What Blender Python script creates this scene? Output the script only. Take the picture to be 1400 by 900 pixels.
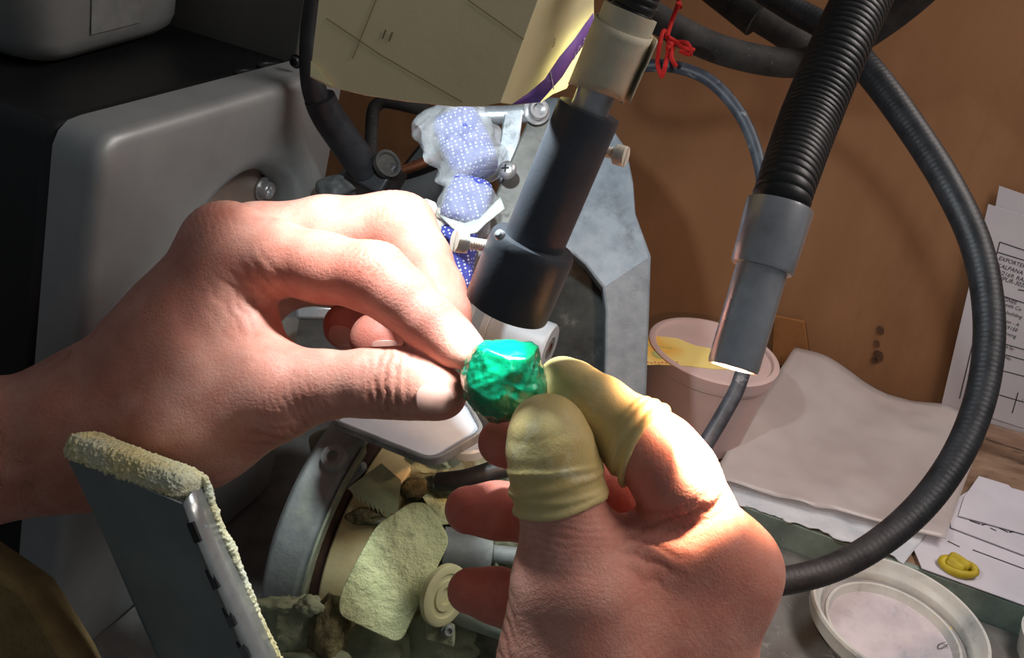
import bpy, bmesh, math, random
import numpy as np
from math import sin, cos, pi, radians
from mathutils import Matrix, Vector

for _o in list(bpy.data.objects):
    bpy.data.objects.remove(_o)
scn = bpy.context.scene
COL = scn.collection
random.seed(7)
RNG = np.random.default_rng(7)

# ------------------------------------------------------------------ camera
W, H, F = 1400, 900, 1345.0
_p, _r = radians(28), radians(12)
HC = 0.38
FWD = np.array([0, cos(_p), -sin(_p)])
_rt = np.array([1.0, 0, 0]); _up = np.cross(_rt, FWD)
RT = cos(_r) * _rt + sin(_r) * _up
UP = -sin(_r) * _rt + cos(_r) * _up
CO = np.array([0, 0, HC])
cam = bpy.data.cameras.new('camera'); camo = bpy.data.objects.new('camera', cam); COL.objects.link(camo)
cam.sensor_fit = 'HORIZONTAL'; cam.sensor_width = 36; cam.lens = F / W * 36
cam.clip_start = 0.01; cam.clip_end = 20
camo.matrix_world = Matrix(((RT[0], UP[0], -FWD[0], CO[0]), (RT[1], UP[1], -FWD[1], CO[1]),
                            (RT[2], UP[2], -FWD[2], CO[2]), (0, 0, 0, 1)))
scn.camera = camo

def ray(x, y): return RT * ((x - W / 2) / F) + UP * ((H / 2 - y) / F) + FWD
def U(x, y, d): return CO + ray(x, y) * d                      # a photo point at a given distance
def G(x, y, z=0.0):                                             # a photo point on a level surface
    v = ray(x, y); return CO + v * ((z - HC) / v[2])
def onp(x, y, P, n):                                            # a photo point on a plane
    v = ray(x, y); return CO + v * (((P - CO) @ n) / (v @ n))
def proj(P):
    v = np.asarray(P) - CO; d = v @ FWD
    return W / 2 + F * (v @ RT) / d, H / 2 - F * (v @ UP) / d, d
def PX(n, d): return n * d / F                                  # n photo pixels at distance d in metres
def nz(v): v = np.asarray(v, float); return v / np.linalg.norm(v)
Z = np.array([0, 0, 1.0])

# ------------------------------------------------------------------ world, lights, exposure
wd = bpy.data.worlds.new('world'); scn.world = wd; wd.use_nodes = True
wd.node_tree.nodes['Background'].inputs[0].default_value = (0.75, 0.82, 0.9, 1)
wd.node_tree.nodes['Background'].inputs[1].default_value = 0.14
scn.view_settings.view_transform = 'Standard'; scn.view_settings.look = 'None'
scn.view_settings.gamma = 1; scn.view_settings.use_curve_mapping = False
scn.view_settings.exposure = 0.0

def light(name, typ, loc, target, energy, color, **kw):
    l = bpy.data.lights.new(name, typ); l.energy = energy; l.color = color
    for k, v in kw.items(): setattr(l, k, v)
    o = bpy.data.objects.new(name, l); COL.objects.link(o); o.location = Vector(loc)
    dv = Vector(np.asarray(target) - np.asarray(loc)); o.rotation_euler = dv.to_track_quat('-Z', 'Y').to_euler()
    return o
# workshop ceiling light, over the right end of the bench
light('ceiling_light', 'AREA', (0.50, 0.46, 0.80), (0.22, 0.42, 0), 4.2, (1.0, 0.91, 0.87), shape='RECTANGLE', size=0.6, size_y=0.2)
# the lamp behind the card shade: cold white
LAMP = U(612, -75, 0.276)
light('work_lamp_light', 'SPOT', LAMP, LAMP + RT * .25 - UP * .72 + FWD * .65, 1.9, (0.87, 0.96, 1.0), spot_size=radians(119), spot_blend=0.45, shadow_soft_size=0.006)
# the warm lamp in the tip of the right gooseneck
TIPA, TIPB = U(1064, 290, 0.268), U(1001, 506, 0.266)
TAX = nz(TIPB - TIPA)
light('warm_lamp_light', 'SPOT', TIPB + TAX * 0.001, U(955, 628, 0.283), 4.5, (1.0, 0.72, 0.5), spot_size=radians(42), spot_blend=0.3, shadow_soft_size=0.003)
light('added_warm_fill', 'SPOT', TIPB + TAX * 0.001, TIPB + TAX * 0.025 + FWD * 0.05, 1.3, (1.0, 0.58, 0.34), spot_size=radians(96), spot_blend=0.4, shadow_soft_size=0.004)  # added spot, aimed backwards to warm the tub and cardboard

# the small cold lamp inside the black tube, over the gem
LA, LB_ = U(806, 150, .268), U(713, 372, .286)
LAX = nz(LB_ - LA)
light('tube_lamp_light', 'SPOT', LB_ + LAX * 0.004, LB_ + LAX * 0.1, 0.42, (0.9, 0.98, 1.0), spot_size=radians(75), spot_blend=0.6, shadow_soft_size=0.006)

# ------------------------------------------------------------------ helpers: materials
MATS = {}
def mat(name, c1, c2=None, rough=0.5, metal=0.0, scale=60, detail=4, bump=0.0, bscale=None, spec=0.5, lo=0.35, hi=0.65,
        trans=0.0, sss=0.0, alpha=1.0, c3=None, s3=12, lo3=0.55, hi3=0.7, rough2=None, ior=1.45, stretch=None, coat=0.0, attr=None, dist=0.0006, bdetail=6):
    if name in MATS: return MATS[name]
    m = bpy.data.materials.new(name); m.use_nodes = True; nt = m.node_tree; N = nt.nodes; L = nt.links
    b = N['Principled BSDF']
    b.inputs['Roughness'].default_value = rough; b.inputs['Metallic'].default_value = metal
    b.inputs['Specular IOR Level'].default_value = spec; b.inputs['IOR'].default_value = ior
    b.inputs['Transmission Weight'].default_value = trans; b.inputs['Alpha'].default_value = alpha
    b.inputs['Coat Weight'].default_value = coat
    if sss:
        b.inputs['Subsurface Weight'].default_value = sss
        b.inputs['Subsurface Radius'].default_value = (1.0, 0.35, 0.2); b.inputs['Subsurface Scale'].default_value = 0.004
    tc = N.new('ShaderNodeTexCoord'); src = tc.outputs['Object']
    if stretch:
        mp = N.new('ShaderNodeMapping'); mp.inputs['Scale'].default_value = stretch; L.new(src, mp.inputs[0]); src = mp.outputs[0]
    def noise(s, d=4, r=0.6):
        n = N.new('ShaderNodeTexNoise'); n.inputs['Scale'].default_value = s; n.inputs['Detail'].default_value = d
        n.inputs['Roughness'].default_value = r; L.new(src, n.inputs['Vector']); return n.outputs['Fac']
    def ramp(f, a, z):
        r = N.new('ShaderNodeMapRange'); r.inputs[1].default_value = a; r.inputs[2].default_value = z; L.new(f, r.inputs[0]); return r.outputs[0]
    def mix(f, a, z):
        x = N.new('ShaderNodeMix'); x.data_type = 'RGBA'; L.new(f, x.inputs[0])
        for i, v in ((6, a), (7, z)):
            if isinstance(v, tuple): x.inputs[i].default_value = (*v, 1)
            else: L.new(v, x.inputs[i])
        return x.outputs[2]
    col = None
    if c2 is not None:
        f = ramp(noise(scale, detail), lo, hi); col = mix(f, c1, c2)
        if rough2 is not None:
            rr = N.new('ShaderNodeMapRange'); L.new(f, rr.inputs[0]); rr.inputs[3].default_value = rough; rr.inputs[4].default_value = rough2
            L.new(rr.outputs[0], b.inputs['Roughness'])
    if c3 is not None:
        f3 = ramp(noise(s3, 8, 0.7), lo3, hi3); col = mix(f3, col if col is not None else c1, c3)
    if attr:
        a = N.new('ShaderNodeAttribute'); a.attribute_name = attr
        x = N.new('ShaderNodeMix'); x.data_type = 'RGBA'; x.blend_type = 'MULTIPLY'; x.inputs[0].default_value = 1
        if col is None: x.inputs[6].default_value = (*c1, 1)
        else: L.new(col, x.inputs[6])
        L.new(a.outputs['Color'], x.inputs[7]); col = x.outputs[2]
    if col is None: b.inputs['Base Color'].default_value = (*c1, 1)
    else: L.new(col, b.inputs['Base Color'])
    if bump:
        bm_ = N.new('ShaderNodeBump'); bm_.inputs['Strength'].default_value = bump; bm_.inputs['Distance'].default_value = dist
        L.new(noise(bscale or scale * 4, bdetail, 0.65), bm_.inputs['Height']); L.new(bm_.outputs[0], b.inputs['Normal'])
    MATS[name] = m
    return m

# ------------------------------------------------------------------ helpers: objects
ROOTS = []
def tag(o, label=None, cat=None, group=None, kind=None):
    for k, v in (('label', label), ('category', cat), ('group', group), ('kind', kind)):
        if v: o[k] = v
    return o
def thing(name, label, cat, group=None):
    o = bpy.data.objects.new(name, None); o.empty_display_size = 0.01; COL.objects.link(o); ROOTS.append(o)
    return tag(o, label, cat, group)
class B:
    """collects shapes of one part"""
    def __init__(s): s.v = []; s.f = []
    def add(s, v, f):
        k = len(s.v); s.v += [tuple(float(c) for c in p) for p in v]; s.f += [tuple(i + k for i in q) for q in f]; return s
    def loops(s, L, close=True, cap0=False, cap1=False):
        n = len(L[0]); v = [p for l in L for p in l]; f = []
        for i in range(len(L) - 1):
            for j in range(n if close else n - 1):
                a = i * n + j; c = i * n + (j + 1) % n
                f.append((a, c, c + n, a + n))
        if cap0: f.append(tuple(range(n))[::-1])
        if cap1: f.append(tuple((len(L) - 1) * n + i for i in range(n)))
        return s.add(v, f)
    def lathe(s, A, ax, prof, seg=40, cap=True, a0=0, a1=2 * pi, ref=None):
        ax = nz(ax); x = nz(np.cross(ax, ref if ref is not None else (Z if abs(ax[2]) < .9 else [1, 0, 0]))); y = np.cross(ax, x)
        full = abs(a1 - a0 - 2 * pi) < 1e-6
        k = seg if full else seg + 1
        an = [a0 + (a1 - a0) * i / seg for i in range(k)]
        L = [[A + ax * t + (x * cos(q) + y * sin(q)) * r for q in an] for t, r in prof]
        return s.loops(L, close=full, cap0=cap and full, cap1=cap and full)
    def tube(s, pts, rad, seg=14, n=None, cap=True, ripple=None, flat=None):
        P = [np.asarray(p, float) for p in pts]; R = list(rad) if hasattr(rad, '__len__') else [rad] * len(P)
        if n:
            q = []; rr = []
            m = len(P)
            for i in range(m - 1):
                p0 = P[max(i - 1, 0)]; p1 = P[i]; p2 = P[i + 1]; p3 = P[min(i + 2, m - 1)]
                for j in range(n):
                    t = j / n
                    q.append(0.5 * (2 * p1 + (p2 - p0) * t + (2 * p0 - 5 * p1 + 4 * p2 - p3) * t * t + (3 * p1 - p0 - 3 * p2 + p3) * t ** 3)); rr.append(R[i] * (1 - t) + R[i + 1] * t)
            q.append(P[-1]); rr.append(R[-1]); P, R = q, rr
        if ripple:   # (pitch, depth) rings of a gooseneck
            S = np.concatenate([[0], np.cumsum([np.linalg.norm(P[i + 1] - P[i]) for i in range(len(P) - 1)])])
            k = int(S[-1] / ripple[0] * 6); ss = np.linspace(0, S[-1], k); PP = np.array(P)
            P = [np.array([np.interp(q, S, PP[:, c]) for c in range(3)]) for q in ss]
            R = [np.interp(q, S, R) - ripple[1] * (1 if (i % 6) in (0,) else (0.35 if i % 6 in (1, 5) else 0)) for i, q in enumerate(ss)]
        T = [nz(P[min(i + 1, len(P) - 1)] - P[max(i - 1, 0)]) for i in range(len(P))]
        x = np.cross(T[0], Z if abs(T[0][2]) < .9 else [1, 0, 0]); L = []
        for p, t, r in zip(P, T, R):
            x = nz(x - t * (x @ t)); y = np.cross(t, x)
            L.append([p + (x * cos(a) + y * sin(a)) * r for a in np.linspace(0, 2 * pi, seg, endpoint=False)])
        return s.loops(L, cap0=cap, cap1=cap)
    def prism(s, poly, ext):
        n = len(poly); P = [np.asarray(p, float) for p in poly]; ext = np.asarray(ext, float)
        return s.add(P + [p + ext for p in P], [tuple(range(n))[::-1], tuple(range(n, 2 * n))] + [(i, (i + 1) % n, n + (i + 1) % n, n + i) for i in range(n)])
    def box(s, c, x, y, z):
        """centre and three half-edge vectors"""
        c, x, y, z = (np.asarray(q, float) for q in (c, x, y, z))
        return s.prism([c - x - y - z, c + x - y - z, c + x + y - z, c - x + y - z], 2 * z)
    def grid(s, fn, nu, nv):
        v = [fn(i / nu, j / nv) for j in range(nv + 1) for i in range(nu + 1)]
        f = [(j * (nu + 1) + i, j * (nu + 1) + i + 1, (j + 1) * (nu + 1) + i + 1, (j + 1) * (nu + 1) + i) for j in range(nv) for i in range(nu)]
        return s.add(v, f)
    def obj(s, name, m, parent=None, bevel=0, seg=2, ang=35, solid=0, sub=0, label=None, kind=None):
        me = bpy.data.meshes.new(name); me.from_pydata(s.v, [], s.f); me.update()
        bm = bmesh.new(); bm.from_mesh(me); bmesh.ops.recalc_face_normals(bm, faces=bm.faces); bm.to_mesh(me); bm.free()
        return mesh_obj(name, me, m, parent, bevel, seg, ang, solid, sub, label, kind)
def mesh_obj(name, me, m, parent=None, bevel=0, seg=2, ang=35, solid=0, sub=0, label=None, kind=None):
    for p in me.polygons: p.use_smooth = True
    me.set_sharp_from_angle(angle=radians(ang))
    o = bpy.data.objects.new(name, me); COL.objects.link(o); me.materials.append(m)
    if parent is not None: o.parent = parent
    if solid: q = o.modifiers.new('solid', 'SOLIDIFY'); q.thickness = solid; q.offset = 0
    if bevel: q = o.modifiers.new('bevel', 'BEVEL'); q.width = bevel; q.segments = seg; q.limit_method = 'ANGLE'; q.angle_limit = radians(30); q.harden_normals = False
    if sub: q = o.modifiers.new('sub', 'SUBSURF'); q.levels = sub; q.render_levels = sub
    if label: o['label'] = label
    if kind: o['kind'] = kind
    return o
def rest_on_base():
    """put every Empty at the base of its thing"""
    def shift(o, off):
        if o.type == 'MESH': o.data.transform(Matrix.Translation(-off))
        for c in o.children: shift(c, off)
    def verts(o):
        r = [v.co.copy() for v in o.data.vertices] if o.type == 'MESH' else []
        for c in o.children: r += verts(c)
        return r
    for r in ROOTS + [o for o in COL.objects if o.parent is None and o.type == 'MESH']:
        a = np.array([tuple(v) for v in verts(r)])
        if not len(a): continue
        lo, hi = a.min(0), a.max(0); off = Vector(((lo[0] + hi[0]) / 2, (lo[1] + hi[1]) / 2, lo[2]))
        shift(r, off); r.location = off
def rpoly(pts, r, n=4):
    """round the corners of a 3-D polygon"""
    P = [np.asarray(p, float) for p in pts]; out = []
    for i, p in enumerate(P):
        a = P[i - 1] - p; c = P[(i + 1) % len(P)] - p; la, lc = np.linalg.norm(a), np.linalg.norm(c)
        k = min(r, la * .45, lc * .45); A, C_ = p + a / la * k, p + c / lc * k
        for j in range(n + 1):
            t = j / n; out.append((1 - t) ** 2 * A + 2 * t * (1 - t) * p + t * t * C_)
    return out
def PP(l, d=None): return [U(*q) if len(q) == 3 else U(q[0], q[1], d) for q in l]
def text(body, size, origin, xd, yd, m, parent, name='lettering', depth=0.0001, flip=False):
    cu = bpy.data.curves.new(name, 'FONT'); cu.body = body; cu.size = size; cu.extrude = depth
    t = bpy.data.objects.new(name, cu); COL.objects.link(t)
    bpy.context.view_layer.update()
    me = bpy.data.meshes.new_from_object(t.evaluated_get(bpy.context.evaluated_depsgraph_get()))
    bpy.data.objects.remove(t)
    xd, yd = nz(xd), np.asarray(yd, float); yd = nz(yd - xd * (yd @ xd)); zd = np.cross(xd, yd)
    M = Matrix(((xd[0], yd[0], zd[0], origin[0]), (xd[1], yd[1], zd[1], origin[1]), (xd[2], yd[2], zd[2], origin[2]), (0, 0, 0, 1)))
    me.transform(M); me.update()
    return mesh_obj(name, me, m, parent)
def vnoise(P, seed=0):
    """smooth 3-D value noise in -1..1"""
    P = np.asarray(P, float); i = np.floor(P).astype(np.int64); f = P - i; f = f * f * (3 - 2 * f); r = 0
    for dx in (0, 1):
        for dy in (0, 1):
            for dz in (0, 1):
                h = ((i[..., 0] + dx) * 73856093 ^ (i[..., 1] + dy) * 19349663 ^ (i[..., 2] + dz) * 83492791 ^ seed * 2654435761) & 0xffffffff
                h = (h ^ (h >> 15)) * 2246822519 & 0xffffffff; h = (h ^ (h >> 13)) * 3266489917 & 0xffffffff; h = h ^ (h >> 16)
                w = (f[..., 0] if dx else 1 - f[..., 0]) * (f[..., 1] if dy else 1 - f[..., 1]) * (f[..., 2] if dz else 1 - f[..., 2])
                r = r + w * (h / 4294967295.0 * 2 - 1)
    return r

# ------------------------------------------------------------------ helpers: bodies grown from bones (one continuous skin)
class Field:
    def __init__(s, lo, hi, h):
        s.h = h; s.lo = np.asarray(lo, float); s.n = np.ceil((np.asarray(hi) - s.lo) / h).astype(int) + 1
        s.D = np.full(s.n, 0.02, np.float32)
    def grid(s, lo, hi):
        a = np.clip(np.floor((lo - s.lo) / s.h).astype(int), 0, s.n - 1); b = np.clip(np.ceil((hi - s.lo) / s.h).astype(int) + 1, 1, s.n)
        sl = tuple(slice(i, j) for i, j in zip(a, b))
        ax = [s.lo[k] + s.h * np.arange(a[k], b[k]) for k in range(3)]
        return sl, np.stack(np.meshgrid(*ax, indexing='ij'), -1)
def smin(a, b, k):
    h = np.clip(0.5 + 0.5 * (b - a) / k, 0, 1); return b * (1 - h) + a * h - k * h * (1 - h)
def cone_d(P, a, b, ra, rb):
    ba = b - a; l2 = ba @ ba; pa = P - a
    t = np.clip((pa @ ba) / l2, 0, 1)
    return np.linalg.norm(pa - t[..., None] * ba, axis=-1) - (ra + (rb - ra) * t)
def bone(fd, a, b, ra, rb, k):
    m = max(ra, rb) + 2.2 * k + 0.002
    sl, P = fd.grid(np.minimum(a, b) - m, np.maximum(a, b) + m)
    fd.D[sl] = smin(fd.D[sl], cone_d(P, a, b, ra, rb), k)
def chain(fd, J, k):
    for (a, ra), (b, rb) in zip(J[:-1], J[1:]): bone(fd, a, b, ra, rb, k)
def J(l):  # joints given as photo x, y, distance, radius in photo pixels
    return [(U(x, y, d), PX(r, d)) for x, y, d, r in l]
def skin_mesh(D, lo, h):
    """surface nets"""
    s = D < 0; n = np.array(D.shape); c = n - 1
    cnt = np.zeros(c, int); acc = np.zeros((*c, 3)); ec = np.zeros(c)
    for dx in (0, 1):
        for dy in (0, 1):
            for dz in (0, 1): cnt += s[dx:n[0] - 1 + dx, dy:n[1] - 1 + dy, dz:n[2] - 1 + dz]
    act = (cnt > 0) & (cnt < 8); idx = np.full(c, -1, int); cells = np.argwhere(act); idx[act] = np.arange(len(cells))
    ci, cj, ck = cells.T; acc = np.zeros((len(cells), 3)); ec = np.zeros(len(cells))
    off = [(a, b, e) for a in (0, 1) for b in (0, 1) for e in (0, 1)]
    for o1 in off:
        for ax in range(3):
            if o1[ax]: continue
            o2 = list(o1); o2[ax] = 1
            d1 = D[ci + o1[0], cj + o1[1], ck + o1[2]]; d2 = D[ci + o2[0], cj + o2[1], ck + o2[2]]
            m = (d1 < 0) != (d2 < 0); t = np.where(m, d1 / np.where(m, d1 - d2, 1), 0)
            p = np.tile(np.array(o1, float), (len(cells), 1)); p[:, ax] += t
            acc += p * m[:, None]; ec += m
    V = (cells + acc / ec[:, None]) * h + lo; Q = []
    for ax in range(3):
        u, w = (ax + 1) % 3, (ax + 2) % 3
        sl1 = [slice(None)] * 3; sl2 = [slice(None)] * 3; sl1[ax] = slice(0, -1); sl2[ax] = slice(1, None)
        a = s[tuple(sl1)]; b = s[tuple(sl2)]; E_ = np.argwhere(a != b)
        E_ = E_[(E_[:, u] > 0) & (E_[:, w] > 0) & (E_[:, u] < n[u] - 1) & (E_[:, w] < n[w] - 1)]
        q = []
        for du, dw in ((0, 0), (-1, 0), (-1, -1), (0, -1)):
            e = E_.copy(); e[:, u] += du; e[:, w] += dw; q.append(idx[e[:, 0], e[:, 1], e[:, 2]])
        q = np.stack(q, 1); inside = a[tuple(E_.T)]
        q[~inside] = q[~inside][:, ::-1]; Q.append(q)
    return V, np.concatenate(Q)
def np_mesh(name, V, Q):
    me = bpy.data.meshes.new(name); me.vertices.add(len(V)); me.vertices.foreach_set('co', np.asarray(V, np.float32).ravel())
    me.loops.add(Q.size); me.loops.foreach_set('vertex_index', Q.ravel().astype(np.int32))
    me.polygons.add(len(Q)); me.polygons.foreach_set('loop_start', np.arange(0, Q.size, 4, dtype=np.int32))
    me.update(calc_edges=True); me.validate(); return me
def normals(me):
    a = np.zeros(len(me.vertices) * 3, np.float32); me.vertices.foreach_get('normal', a); return a.reshape(-1, 3)

def S(r, g, b):
    f = lambda c: (c / 12.92 if c <= 0.04045 else ((c + 0.055) / 1.055) ** 2.4)
    return (f(r / 255), f(g / 255), f(b / 255))
M_black = mat('black_paint', S(14, 14, 15), S(20, 20, 20), rough=0.42, scale=40, bump=0.1, bscale=900)
M_plastic_black = mat('black_rubber', S(24, 25, 28), S(40, 41, 44), rough=0.45, scale=120, bump=0.25, bscale=700, c3=S(95, 95, 95), s3=300, lo3=0.66, hi3=0.8)
M_dusty_black = mat('dusty_black_rubber', S(34, 33, 32), S(58, 54, 50), rough=0.75, scale=90, bump=0.3, bscale=900, c3=S(150, 140, 135), s3=420, lo3=0.63, hi3=0.75)
M_silver = mat('brushed_cast_silver', S(142, 145, 145), S(152, 155, 154), rough=0.42, metal=0.3, scale=30, bump=0.08, bscale=1500)
M_disc = mat('brown_grey_steel', S(150, 134, 124), S(128, 116, 108), rough=0.45, metal=0.4, scale=25)
M_chrome = mat('worn_chrome', S(204, 204, 206), S(166, 164, 164), rough=0.27, metal=0.75, scale=60, bump=0.08, bscale=500, rough2=0.4)
M_steel = mat('light_steel', S(205, 212, 218), S(160, 166, 172), rough=0.4, metal=0.7, scale=70, bump=0.15, bscale=600, c3=S(110, 108, 104), s3=60)
M_cast = mat('grey_hammered_cast_iron', S(122, 132, 140), S(142, 152, 160), rough=0.6, metal=0.25, scale=90, bump=0.35, bscale=500, c3=S(96, 102, 108), s3=30)
M_cavity = mat('dusty_dark_cavity', S(38, 40, 40), S(70, 72, 70), rough=0.9, scale=45, bump=0.8, bscale=260, c3=S(120, 122, 120), s3=90, lo3=0.6, hi3=0.8)
M_hub = mat('pale_grey_nylon', S(176, 184, 190), S(160, 168, 174), rough=0.4, scale=25)
M_nylon = mat('ivory_nylon', S(236, 228, 214), S(222, 208, 190), rough=0.45, scale=200, sss=0.2)
M_dust = mat('green_lit_dust', S(176, 184, 146), S(134, 140, 110), rough=0.9, scale=45, bump=0.9, bscale=220, c3=S(178, 186, 150), s3=28, lo3=0.5, hi3=0.75, dist=0.0012)  # dust colour also holds the greenish light on the machine
M_dustdark = mat('caked_grey_dust', S(140, 144, 118), S(98, 100, 84), rough=0.95, scale=50, bump=1.0, bscale=240, c3=S(130, 136, 104), s3=34, lo3=0.52, hi3=0.72, dist=0.0016)
M_dustgrey = mat('dusty_aluminium', S(164, 170, 166), S(122, 128, 126), rough=0.65, metal=0.2, scale=38, bump=0.5, bscale=260, c3=S(168, 176, 160), s3=45, lo3=0.55, hi3=0.72)
M_plate = mat('dusty_yellow_plate', S(212, 218, 164), S(192, 200, 146), rough=0.85, scale=30, bump=1.0, bscale=110, c3=S(132, 138, 102), s3=55, lo3=0.56, hi3=0.68, dist=0.004)  # yellow-green mixes dust with the greenish light
M_wheel = mat('cream_polishing_wheel', S(222, 206, 156), S(206, 180, 122), rough=0.75, scale=60, bump=0.2, bscale=400)
M_card = mat('corrugated_cardboard', S(160, 116, 82), S(146, 104, 72), rough=0.9, scale=14, bump=0.3, bscale=120, c3=S(128, 90, 62), s3=9, lo3=0.55, hi3=0.8, stretch=(1, 1, 0.35), spec=0.15)
M_darkwall = mat('dark_workshop_wall', S(30, 26, 24), S(36, 31, 28), rough=0.95, scale=8)
M_bench = mat('worn_grey_bench', S(120, 118, 114), S(92, 90, 86), rough=0.7, scale=40, bump=0.3, bscale=300)
M_tray = mat('scratched_grey_metal', S(128, 126, 122), S(104, 102, 98), rough=0.5, metal=0.35, scale=30, bump=0.35, bscale=260, c3=S(176, 176, 174), s3=70, lo3=0.58, hi3=0.7)
M_rim = mat('green_patina_metal', S(146, 162, 150), S(116, 130, 122), rough=0.6, metal=0.3, scale=40, bump=0.3, bscale=240, c3=S(160, 178, 168), s3=55, lo3=0.55, hi3=0.68)
M_board = mat('stained_brown_board', S(150, 122, 100), S(112, 86, 66), rough=0.8, scale=18, bump=0.3, bscale=160, c3=S(66, 50, 40), s3=30, lo3=0.58, hi3=0.72, stretch=(1, 4, 1))
M_paper = mat('white_paper', S(214, 206, 208), S(206, 198, 201), rough=0.85, scale=12, bump=0.08, bscale=300, spec=0.2)
M_ink = mat('printed_ink', S(52, 48, 52), rough=0.8)
M_white = mat('white_lettering', S(226, 214, 240), rough=0.7)

# ------------------------------------------------------------------ the setting
b = B(); b.box((0, 0.45, -0.02), (1.3, 0, 0), (0, 0.9, 0), (0, 0, 0.02))
o = b.obj('workbench', M_bench, bevel=0.004); tag(o, 'wide grey workbench that everything stands on', 'workbench')
b = B(); b.box((0, 1.75, 0.6), (2.4, 0, 0), (0, 0.03, 0), (0, 0, 1.6)); o = b.obj('wall_back', M_darkwall); tag(o, 'dark workshop wall behind the bench', kind='structure')
b = B(); b.box((0, 0.2, -0.9), (2.4, 0, 0), (0, 1.6, 0), (0, 0, 0.02)); o = b.obj('floor', M_darkwall); tag(o, 'dark workshop floor', kind='structure')

ZT, ZF = 0.022, 0.003
T0, T1 = G(1000, 688, ZT), G(1400, 832, ZT); td = nz(T1 - T0); td[2] = 0; td = nz(td); tn = np.array([-td[1], td[0], 0])   # tn points away from the camera
TL, TR = T0 - td * 0.10, T1 + td * 0.30
tray = thing('metal_tray', 'scratched grey metal tray with green patina rim at the lower right', 'tray')
b = B(); b.prism([TL - Z * (ZT - 0.0005), TR - Z * (ZT - 0.0005), TR - tn * 0.34 - Z * (ZT - 0.0005), TL - tn * 0.34 - Z * (ZT - 0.0005)], Z * 0.002)
b.obj('tray_floor', M_tray, tray)
b = B(); b.prism([TL + tn * 0.001 - Z * ZT + Z * .0005, TL + tn * 0.001, TL + tn * 0.005, TL + tn * 0.004 - Z * ZT + Z * .0005], TR - TL)
b.obj('rim', M_rim, tray, bevel=0.0008)
# cardboard lining
K0, K1 = G(1056, 494, ZT), G(1286, 552, ZT); kd = nz(K1 - K0); kn = np.array([kd[1], -kd[0], 0])     # kn towards the camera
KB = K0 * [1, 1, 0]
kdl = nz(kd * cos(0.06) + kn * sin(-0.06))
cb = thing('cardboard_sheet', 'brown corrugated cardboard sheet standing upright behind the bench', 'cardboard')
b = B(); b.box(KB - kd * 0.1 - kn * 0.003 + Z * 0.32, kd * 0.9, kn * 0.0025, Z * 0.3195); b.obj('panel', M_card, cb, bevel=0.001)
M_flap = mat('cardboard_flap', S(150, 100, 60), S(132, 88, 52), rough=0.9, scale=40, bump=0.4, bscale=90, spec=0.15)
fa, fb = onp(1052, 470, KB + kn * .004, kn), onp(1108, 480, KB + kn * .004, kn)
b = B(); b.prism([onp(1058, 432, KB + kn * .006, kn), onp(1100, 440, KB + kn * .006, kn), onp(1110, 512, KB + kn * .006, kn), onp(1085, 506, KB + kn * .010, kn), onp(1054, 496, KB + kn * .006, kn)], -kn * 0.003)
b.obj('flap', M_flap, cb, bevel=0.0008)
M_stain = mat('dark_ink_smudge', S(72, 48, 34), S(100, 68, 44), rough=0.95, scale=150)
for (x, y, w, h) in ((1204, 452, 5, 7), (1199, 470, 4, 6), (1201, 487, 7, 9), (1196, 493, 5, 5)):
    pl = KB + kn * 0.0004
    b = B(); b.prism(rpoly([onp(x - w, y - h, pl, kn), onp(x + w, y - h * .6, pl, kn), onp(x + w * .8, y + h, pl, kn), onp(x - w * .9, y + h * .7, pl, kn)], 0.003, 2), kn * 0.0002); b.obj('smudge', M_stain, cb)
# raised board behind the tray rim
q0 = T0 + tn * 0.006 - td * 0.05; q1 = T1 + tn * 0.006 + td * 0.3
r1 = q1 + tn * 0.01; kk = lambda P: P + tn * (((KB + kn * 0.008 - P) @ kn) / (tn @ kn))
b = B(); b.prism([v * [1, 1, 0] + Z * 0.0005 for v in (q0, q1, kk(q1), kk(q0))], Z * (ZT - 0.0015))
o = b.obj('bench_board', M_board, bevel=0.001); tag(o, 'stained brown board lying between the tray and the cardboard', 'board')

# ------------------------------------------------------------------ the big motor housing on the left
C = U(140, 190, 0.352); D_ = G(430, 105, C[2]); e = nz(D_ - C); n = np.array([e[1], -e[0], 0])
low = onp(88, 720, C, n); zd = nz(C - low)
L_ = (onp(466, 200, C, n) - C) @ e; Ht = C[2] / zd[2] - 0.0005
Sc = onp(328, 374, C, n)
A2 = np.array([[e @ e, -(e @ zd)], [-(e @ zd), zd @ zd]])
def sh(P): v = P - C; r = np.linalg.solve(A2, [v @ e, -(v @ zd)]); return r
s0, h0 = sh(Sc)
def FP(s, h, t=0): return C + e * s - zd * h + n * t
def rrect(th, inset, rad):
    dx, dy = cos(th), sin(th); a, z_ = 0.0, 1.0
    cx, cy, hx, hy = L_ / 2, Ht / 2, L_ / 2 - inset - rad, Ht / 2 - inset - rad
    for _ in range(40):
        m = (a + z_) / 2; x, y = abs(s0 + dx * m - cx) - hx, abs(h0 + dy * m - cy) - hy
        d = math.hypot(max(x, 0), max(y, 0)) + min(max(x, y), 0) - rad
        if d < 0: a = m
        else: z_ = m
    return s0 + dx * a, h0 + dy * a
hou = thing('motor_housing', 'silver and black grinder motor housing with round recess at the left', 'machine')
RR = 0.0585 * .80; NT = 160; TH = [2 * pi * i / NT for i in range(NT)]
loops = [[FP(s0 + cos(t) * RR, h0 + sin(t) * RR, -0.016) for t in TH]]
for q in np.linspace(0, pi / 2, 7): loops.append([FP(s0 + cos(t) * (RR + 0.012 * (1 - cos(q))), h0 + sin(t) * (RR + 0.012 * (1 - cos(q))), -0.012 * (1 - sin(q))) for t in TH])
bf = 0.006
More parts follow.
